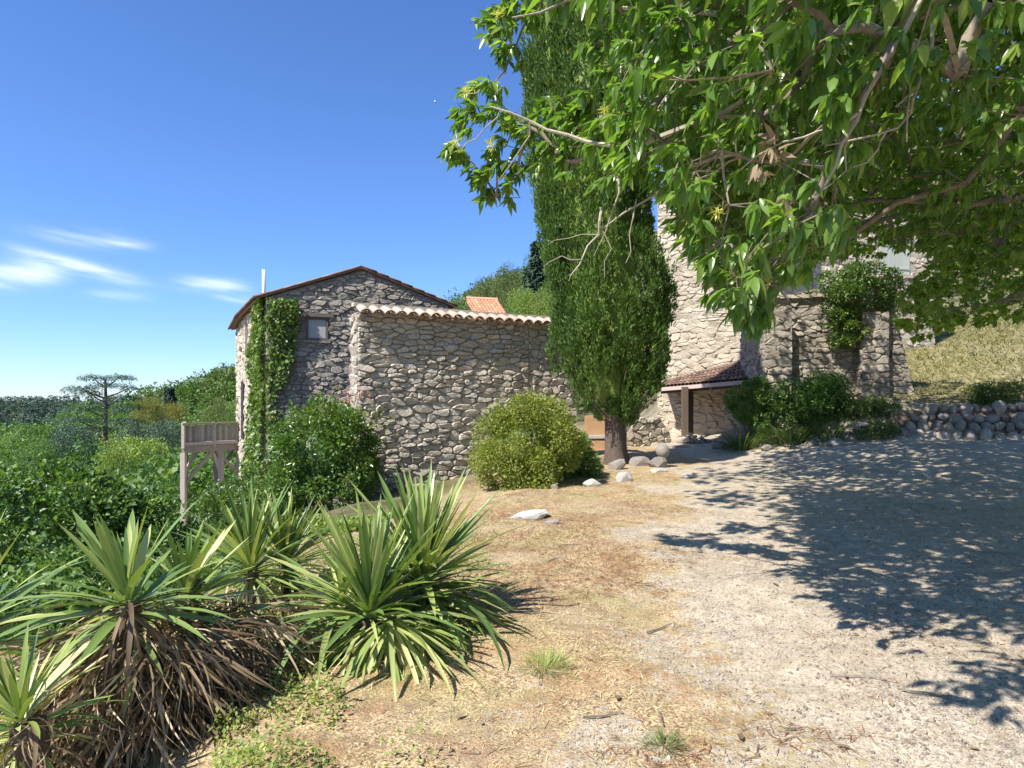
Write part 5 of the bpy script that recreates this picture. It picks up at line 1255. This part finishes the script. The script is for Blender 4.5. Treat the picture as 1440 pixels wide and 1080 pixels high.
lod = oth & ~(vis) & (rng.random(len(P)) < .35); keepo = oth & vis | lod
pr_ = [scatter(CLV, CLF, P[det], Mx[det], S[det], tt[det]), scatter(*rhomb(.34, .3), P[keepo], Mx[keepo], S[keepo] * np.where(vis[keepo], 1, 1.6), tt[keepo])]
V, Fs, t = merge(pr_); add('foliage', V, Fs, M['chestnut'], ch, t, kind='stuff')
cls = [mesh('leaf', leaf_tmpl(.33, d, .35)[0], leaf_tmpl(.33, d, .35)[1], np.zeros(8), False, M['chestnut']) for d in (.12, .25, .4)]
for i in o300: inst('leaf', random.choice(cls), ch, P[i], Mx[i], float(S[i]))
# short twigs to the rosettes
tw = MB()
for c_, k_ in zip(RC_, kn):
    p_ = nodes[k_]; px0, py0 = proj(c_)
    if 600 < px0 < 1460 and -20 < py0 < 480: tw.tube([p_, c_], [.004, .0025], 3, cap=False, t=random.random())
tw.build('leaf_stalks', M['twig'], ch, kind='stuff')
# bare hanging twigs
bt = MB()
def twigline(pts, r0_, r1_, jit=.03):
    P_ = [at(*p) for p in pts]; Q = [P_[0]]
    for a_, b_ in zip(P_[:-1], P_[1:]):
        Q += [(a_ + b_) / 2 + rsph(1)[0] * jit, b_]
    bt.tube(Q, np.linspace(r0_, r1_, len(Q)), 5, t=random.random())
for pts, a_, b_ in [([(1300, -10, 3.0), (1245, 90, 3.0), (1205, 170, 3.0), (1175, 235, 3.0), (1130, 285, 3.0)], .013, .004), ([(1205, 160, 3.0), (1150, 185, 3.0), (1100, 200, 3.0), (1040, 240, 3.1)], .008, .003),
                    ([(1310, 20, 3.1), (1295, 110, 3.1), (1280, 160, 3.1), (1230, 190, 3.1), (1160, 205, 3.1)], .009, .004), ([(1250, 180, 3.1), (1235, 210, 3.1), (1200, 235, 3.1)], .006, .003), ([(1285, 60, 3.1), (1280, 130, 3.1), (1275, 200, 3.1)], .006, .003),
                    ([(1340, 80, 3.2), (1300, 105, 3.2), (1260, 150, 3.1)], .006, .004), ([(1200, 170, 3.0), (1190, 240, 3.0), (1140, 280, 3.0)], .005, .002),
                    ([(1160, 235, 3.4), (1050, 215, 3.8), (960, 240, 4.0), (920, 275, 4.1), (850, 320, 4.2)], .016, .006), ([(1060, 215, 3.8), (1000, 245, 4.0), (975, 265, 4.1)], .007, .003), ([(846, 292, 4.2), (842, 330, 4.2), (815, 372, 4.2), (800, 395, 4.2)], .009, .003),
                    ([(895, 280, 4.1), (885, 330, 4.1), (880, 370, 4.1)], .005, .002), ([(842, 330, 4.2), (800, 335, 4.2), (770, 345, 4.2)], .004, .0015), ([(842, 318, 4.2), (860, 350, 4.2), (850, 390, 4.2)], .004, .0015), ([(818, 365, 4.2), (790, 360, 4.2), (765, 375, 4.2)], .004, .0015),
                    ([(870, 250, 4.1), (860, 300, 4.1), (835, 360, 4.2)], .008, .002), ([(860, 205, 4.1), (800, 190, 4.4), (745, 170, 4.6), (690, 150, 4.7)], .014, .006), ([(745, 172, 4.6), (735, 205, 4.7), (700, 255, 4.8)], .008, .003), ([(860, 205, 4.1), (960, 180, 3.9), (1080, 120, 3.7)], .022, .014),
                    ([(700, 165, 4.7), (670, 195, 4.8), (645, 215, 4.8)], .006, .003), ([(1010, 20, 4.3), (900, 12, 4.5), (800, 0, 4.7), (720, 25, 4.8)], .02, .006), ([(935, 20, 4.4), (925, 60, 4.4), (912, 95, 4.3), (900, 100, 4.3)], .016, .01)]:
    twigline(pts, a_, b_)
bt.build('bare_branches', M['paletwig'], ch)
# withered leaf bunches and catkins
wv = []
for (px, py, Y) in ((1085, 195, 3.0), (1068, 240, 3.0), (1108, 290, 3.0), (1090, 205, 3.0), (1245, 95, 3.0)):
    n_ = 9; P_ = at(px, py, Y) + rng.normal(size=(n_, 3)) * .02; D_ = rsph(n_) - Zv * .5; wv.append(scatter(CLV, CLF, P_, frames(D_, rng.uniform(-1.5, 1.5, n_)), .09 * rng.uniform(.6, 1.2, n_), rng.random(n_)))
V, Fs, t = merge(wv); add('withered_leaves', V, Fs, M['deadleaf_t'], ch, t, kind='stuff')
ck = []
for (px, py, Y) in ((1080, 395, 3.7), (852, 155, 4.1), (1055, 385, 3.8), (655, 130, 4.7), (700, 20, 4.9), (690, 205, 4.8), (640, 200, 4.8), (1010, 300, 3.6), (1150, 60, 2.9), (1120, 150, 3.0)):
    n_ = 40; P_ = at(px, py, Y) + rng.normal(size=(n_, 3)) * .012; ck.append(scatter(*rhomb(.12), P_, frames(rsph(n_) + Zv * .3), (.07 * rng.uniform(.4, 1.2, n_)), rng.random(n_)))
V, Fs, t = merge(ck[:-2]); add('catkins', V, Fs, M['catkin'], ch, t, kind='stuff')

# second, broad-leaved tree further right
rng = np.random.default_rng(99)
cand = sample_view(26000, 930, 1900, -500, 465, 5.8, 13.5); cand = cand[frame_ok(cand) & shadow_ok(cand) & (cand[:, 2] < 11)]; cand = cand[vnoise(cand * .8, 71) > .44]
upper = np.stack([rng.uniform(4, 15, 6000), rng.uniform(6, 16, 6000), rng.uniform(5.0, 11, 6000)], 1); upper = upper[frame_ok(upper) & shadow_ok(upper)]; upper = upper[vnoise(upper * .8, 72) > .62]
def caster(n_, fn, zlo, zhi):
    G = fn(n_); h = rng.uniform(zlo, zhi, n_) - G[:, 2]; Q = G + np.stack([SX * KS * h, SY * KS * h, h], 1)
    return Q[frame_ok(Q) & shadow_ok(Q) & (Q[:, 1] < 15) & (h > 1)]
gs = lambda n_: (lambda Y, px: np.stack([(px - 720) / F * Y, Y, np.zeros(n_)], 1))(rng.uniform(9.5, 18, n_), rng.uniform(985, 1560, n_))
os_ = lambda n_: np.stack([rng.uniform(7.4, 13.5, n_), np.full(n_, 18.5), rng.uniform(.5, 4.5, n_)], 1)
rw_ = lambda n_: np.stack([rng.uniform(9.5, 17, n_), rng.uniform(16, 18, n_), rng.uniform(.5, 1.6, n_)], 1)
hi = np.concatenate([caster(5000, gs, 3.5, 9.5), caster(3500, os_, 5, 10), caster(3000, rw_, 4, 10)]); hi = hi[vnoise(hi * .8, 73) > .47]
upper = np.concatenate([upper, hi])
nodes2 = thin(np.concatenate([cand, upper]), .50); print('second tree nodes', len(nodes2))
t2_ = thing('broadleaf_tree', 'dense round-leaved tree filling the right edge behind the chestnut leaves', 'tree', (15.5, 11, gz(15.5, 11)))
troot2 = [(15.5, 11, gz(15.5, 11) - .2), (15.4, 11, 2.2), (14.8, 11, 4.0)]
MB().tube([np.array(p) for p in troot2], [.5, .4, .3], 12).build('trunk', M['bark'], t2_, smooth=True)
skeleton(nodes2, None, troot2, t2_, .24, thick=.03, rmin=.006)
P, D, RC_, kn = rosettes(nodes2, np.array(troot2[-1]), 8, 9, .1, .22, droop=.35)
okk = frame_ok(P, [(x, y + 10 if y > 0 else y) for x, y in MAIN]); P, D = P[okk], D[okk]
BLV, BLF = leaf_tmpl(.72, .15, .2)
px_, py_ = proj(P); vis = (px_ > -20) & (px_ < 1460) & (py_ > -20) & (P[:, 1] > .5); kp = vis | (rng.random(len(P)) < .30); P, D, vis = P[kp], D[kp], vis[kp]
V, Fs, t = scatter(*rhomb(.72, .3), P, frames(D, rng.uniform(-1., 1., len(P))), np.where(vis, .1, .17) * rng.uniform(.6, 1.25, len(P)), rng.random(len(P)) * .99); add('foliage', V, Fs, M['broadleaf'], t2_, t)
print('second tree leaves', len(P))

# ------------------------------------------------------------------ ground cover
rng = np.random.default_rng(123)
def cover(n_, Ya, Yb, pxa=-100, pxb=1560, pw=1.5):
    Y = (rng.uniform(Ya ** pw, Yb ** pw, n_)) ** (1 / pw); px = rng.uniform(pxa, pxb, n_); X = (px - 720) / F * Y; return X, Y
X, Y = cover(170000, 2.3, 15, 250); g_ = gravel_mask(X, Y); ed = X - np.interp(Y, EDGE_Y, EDGE_X)
pat = fbm(np.stack([X, Y], 1) * 2.2, 3, 81)
keep = (rng.random(len(X)) < np.clip(1.15 - g_ * 1.3, .035, 1) * np.clip((pat - .3) * 3.2, .12, 1)) & (ed > -2.2); X, Y = X[keep], Y[keep]
P = np.stack([X, Y, ground_h(X, Y) + .004], 1); a_ = rng.random(len(X)) * 2 * pi
D = np.stack([np.cos(a_), np.sin(a_), rng.uniform(-.02, .9, len(X)) * (rng.random(len(X)) < .6)], 1)
tf_ = np.clip(fbm(P[:, :2] * 1.3, 2, 91) * .9 - .2 + rng.random(len(X)) * .5, 0, .99)
blades('dry_grass', P, D, rng.uniform(.02, .075, len(X)) * (.7 + Y * .05), .09, 'straw', None, 'dry straw coloured grass beside the gravel track', 'grass', curve=.25, tint=tf_)
X, Y = cover(60000, 2.3, 11, 350, 1500); pat = fbm(np.stack([X, Y], 1) * 1.4, 4, 85); keep = (rng.random(len(X)) < np.clip((pat - .47) * 12, .04, 1)) & (X > np.interp(Y, EDGE_Y, EDGE_X) - .3) & (rng.random(len(X)) < np.clip(1.2 - gravel_mask(X, Y), .12, 1)); X, Y = X[keep], Y[keep]
P = np.stack([X, Y, ground_h(X, Y) + .008], 1); a_ = rng.random(len(X)) * 2 * pi; D = np.stack([np.cos(a_), np.sin(a_), rng.uniform(-.05, .35, len(X))], 1)
blades('fallen_needles', P, D, rng.uniform(.03, .09, len(X)), .07, 'rust', None, 'rust brown fallen needles and catkins on the ground', 'litter', curve=.1)
X, Y = cover(90000, 2.3, 9.0, 500, 1560, 1.3); keep = rng.random(len(X)) < np.clip(gravel_mask(X, Y), .06, 1) * np.clip(1.15 - Y / 10, .2, 1); X, Y = X[keep], Y[keep]
pv = np.array([(1, 0, 0), (0, 1, 0), (-1, 0, 0), (0, -1, 0), (0, 0, .8), (0, 0, -.5)], float); pf = np.array([(0, 1, 4), (1, 2, 4), (2, 3, 4), (3, 0, 4), (1, 0, 5), (2, 1, 5), (3, 2, 5), (0, 3, 5)])
S3 = rng.uniform(.6, 1.3, (len(X), 3)) * (rng.gamma(2.0, .0020, len(X)) + .0018)[:, None]
V, Fs, t = scatter(pv, pf, np.stack([X, Y, ground_h(X, Y) + .001], 1), frames(np.stack([rng.normal(size=len(X)), rng.normal(size=len(X)), np.zeros(len(X))], 1)), S3, rng.random(len(X)) * .99)
M['pebble'] = solidmat('pebble', [(0, (.15, .125, .105)), (.4, (.32, .27, .215)), (.9, (.45, .4, .33)), (1, (.58, .53, .46))], blend=.1, bump=.1)
tag(add('gravel', V, Fs, M['pebble'], None, t, kind='stuff'), 'loose pale gravel on the track', 'gravel')
# sticks
sk = [(690 + 0, 770, .2), (838, 795, .35), (768, 848, .18), (930, 838, .25), (958, 985, .2)]
for (px, py, L_, ang, lab) in [(850, 683, .55, .4, 'thin stick leaning past the white stone'), (800, 768, .25, .2, 'dark twig in the dry grass near the big yucca'), (780, 788, .3, .9, 'longer dark twig pointing at the big yucca'), (776, 842, .16, 1.2, 'pale short stick right of the big yucca'), (930, 877, .25, .5, 'thin twig at the gravel edge'),
                          (1300, 985, .22, -.25, 'reddish fallen catkin on the gravel'), (1120, 1026, .12, .2, 'short dark stick on the gravel'), (1400, 775, .5, -.1, 'pale stick in the tree shade'), (930, 1010, .14, 1.5, 'small upright dark twig near the bottom grass tuft'), (850, 1008, .22, .2, 'rust coloured twig on the dry grass'), (1215, 960, .35, -.4, 'long rust coloured catkin strand on the gravel')]:
    Y = EYE * F / (py - 560); p = at(px, py, Y); d_ = np.array([math.cos(ang), math.sin(ang), 0]); q = [p + d_ * L_ * (i / 4 - .5) + np.array([0, 0, .012 + .006 * (i % 2)]) + rsph(1)[0] * .008 for i in range(5)]
    for z_ in q: z_[2] = gz(z_[0], z_[1]) + .014
    tag(MB().tube(q, [.005, .006, .005, .004, .002], 5, t=random.random()).build('stick', M['twig']), lab, 'stick')
# fallen leaves
lfm = mesh('fallen_leaf', leaf_tmpl(.4, -.3, .5)[0], leaf_tmpl(.4, -.3, .5)[1], np.zeros(8), False, M['deadleaf_t'])
for (px, py) in [(1175, 1050), (1378, 1062), (1095, 832), (1208, 893), (1330, 915), (1190, 955), (1040, 1035), (870, 980), (1000, 745), (1255, 1005), (640, 1010), (905, 820)]:
    Y = EYE * F / (py - 560); p = at(px, py, Y); p[2] = gz(p[0], p[1]) + .012
    o = inst('fallen_leaf', lfm, None, p, np.array(Matrix.Rotation(random.uniform(0, 6), 3, 'Z') @ Matrix.Rotation(.15, 3, 'Y')), random.uniform(.05, .08)); tag(o, 'curled brown fallen chestnut leaf lying on the ground', 'leaf', 'fallen leaves on the track')
# weeds on the left bank and grass on the sunlit hillside
X, Y = cover(46000, 2.5, 7.5, 300, 760, 1.2); ed = X - np.interp(Y, EDGE_Y, EDGE_X); pw_ = fbm(np.stack([X, Y], 1) * 3, 3, 44); keep = (ed < .2 + (rng.random(len(X)) - .5) * .7 + (pw_ - .5) * 2) & (ed > -2.5) & (pw_ > .42); X, Y = X[keep], Y[keep]; pw_ = pw_[keep]
P = np.stack([X, Y, ground_h(X, Y) + rng.random(len(X)) * (pw_ - .4) * .7], 1); V, Fs, t = scatter(*rhomb(.6), P, frames(rsph(len(X)) + Zv * .5), (.024 * rng.uniform(.5, 1.4, len(X))), rng.random(len(X)) * .99)
tag(add('weeds', V, Fs, M['weed'], None, t, kind='stuff'), 'low yellow green weeds at the foot of the yuccas', 'weeds')
n_ = 70000; X = rng.uniform(9, 30, n_); Y = rng.uniform(16.5, 36, n_); t_ = Y - np.interp(X, BLX, BLY); keep = t_ > .5; X, Y = X[keep], Y[keep]
P = np.stack([X, Y, ground_h(X, Y)], 1); a_ = rng.random(len(X)) * 2 * pi; D = np.stack([np.cos(a_), np.sin(a_), rng.uniform(.3, 1.5, len(X))], 1)
blades('hillside_grass', P, D, rng.uniform(.08, .28, len(X)), .14, 'hillgrass', None, 'yellow dry grass on the sunlit hillside at right', 'grass', curve=.3, tint=np.clip(.45 + rng.random(len(X)) * .55, 0, .99))
# green weeds in the shade
n_ = 9000; X, Y = cover(n_, 9, 17, 1060, 1560); P = np.stack([X, Y, ground_h(X, Y)], 1); pat = fbm(P[:, :2] * 1.1, 3, 97); P = P[pat > .5]; a_ = rng.random(len(P)) * 2 * pi
blades('short_grass', P, np.stack([np.cos(a_), np.sin(a_), rng.uniform(.1, 1., len(P))], 1), rng.uniform(.03, .08, len(P)), .12, 'olive', None, 'short thin green grass in the tree shade', 'grass', curve=.3)

# moon
v_, f_ = boulder_mesh(3, 2, 1., .0); V = v_ / np.array([1, .85, 1]) * 4.6 + at(612, 143, 2600)
tag(add('moon', V, f_, M['moon'], None, np.zeros(len(V)), True), 'tiny pale daytime moon in the blue sky', 'moon')
print('objects', len(bpy.data.objects), 'tris', sum(len(o.data.loops) - 2 * len(o.data.polygons) for o in bpy.data.objects if o.type == 'MESH'))
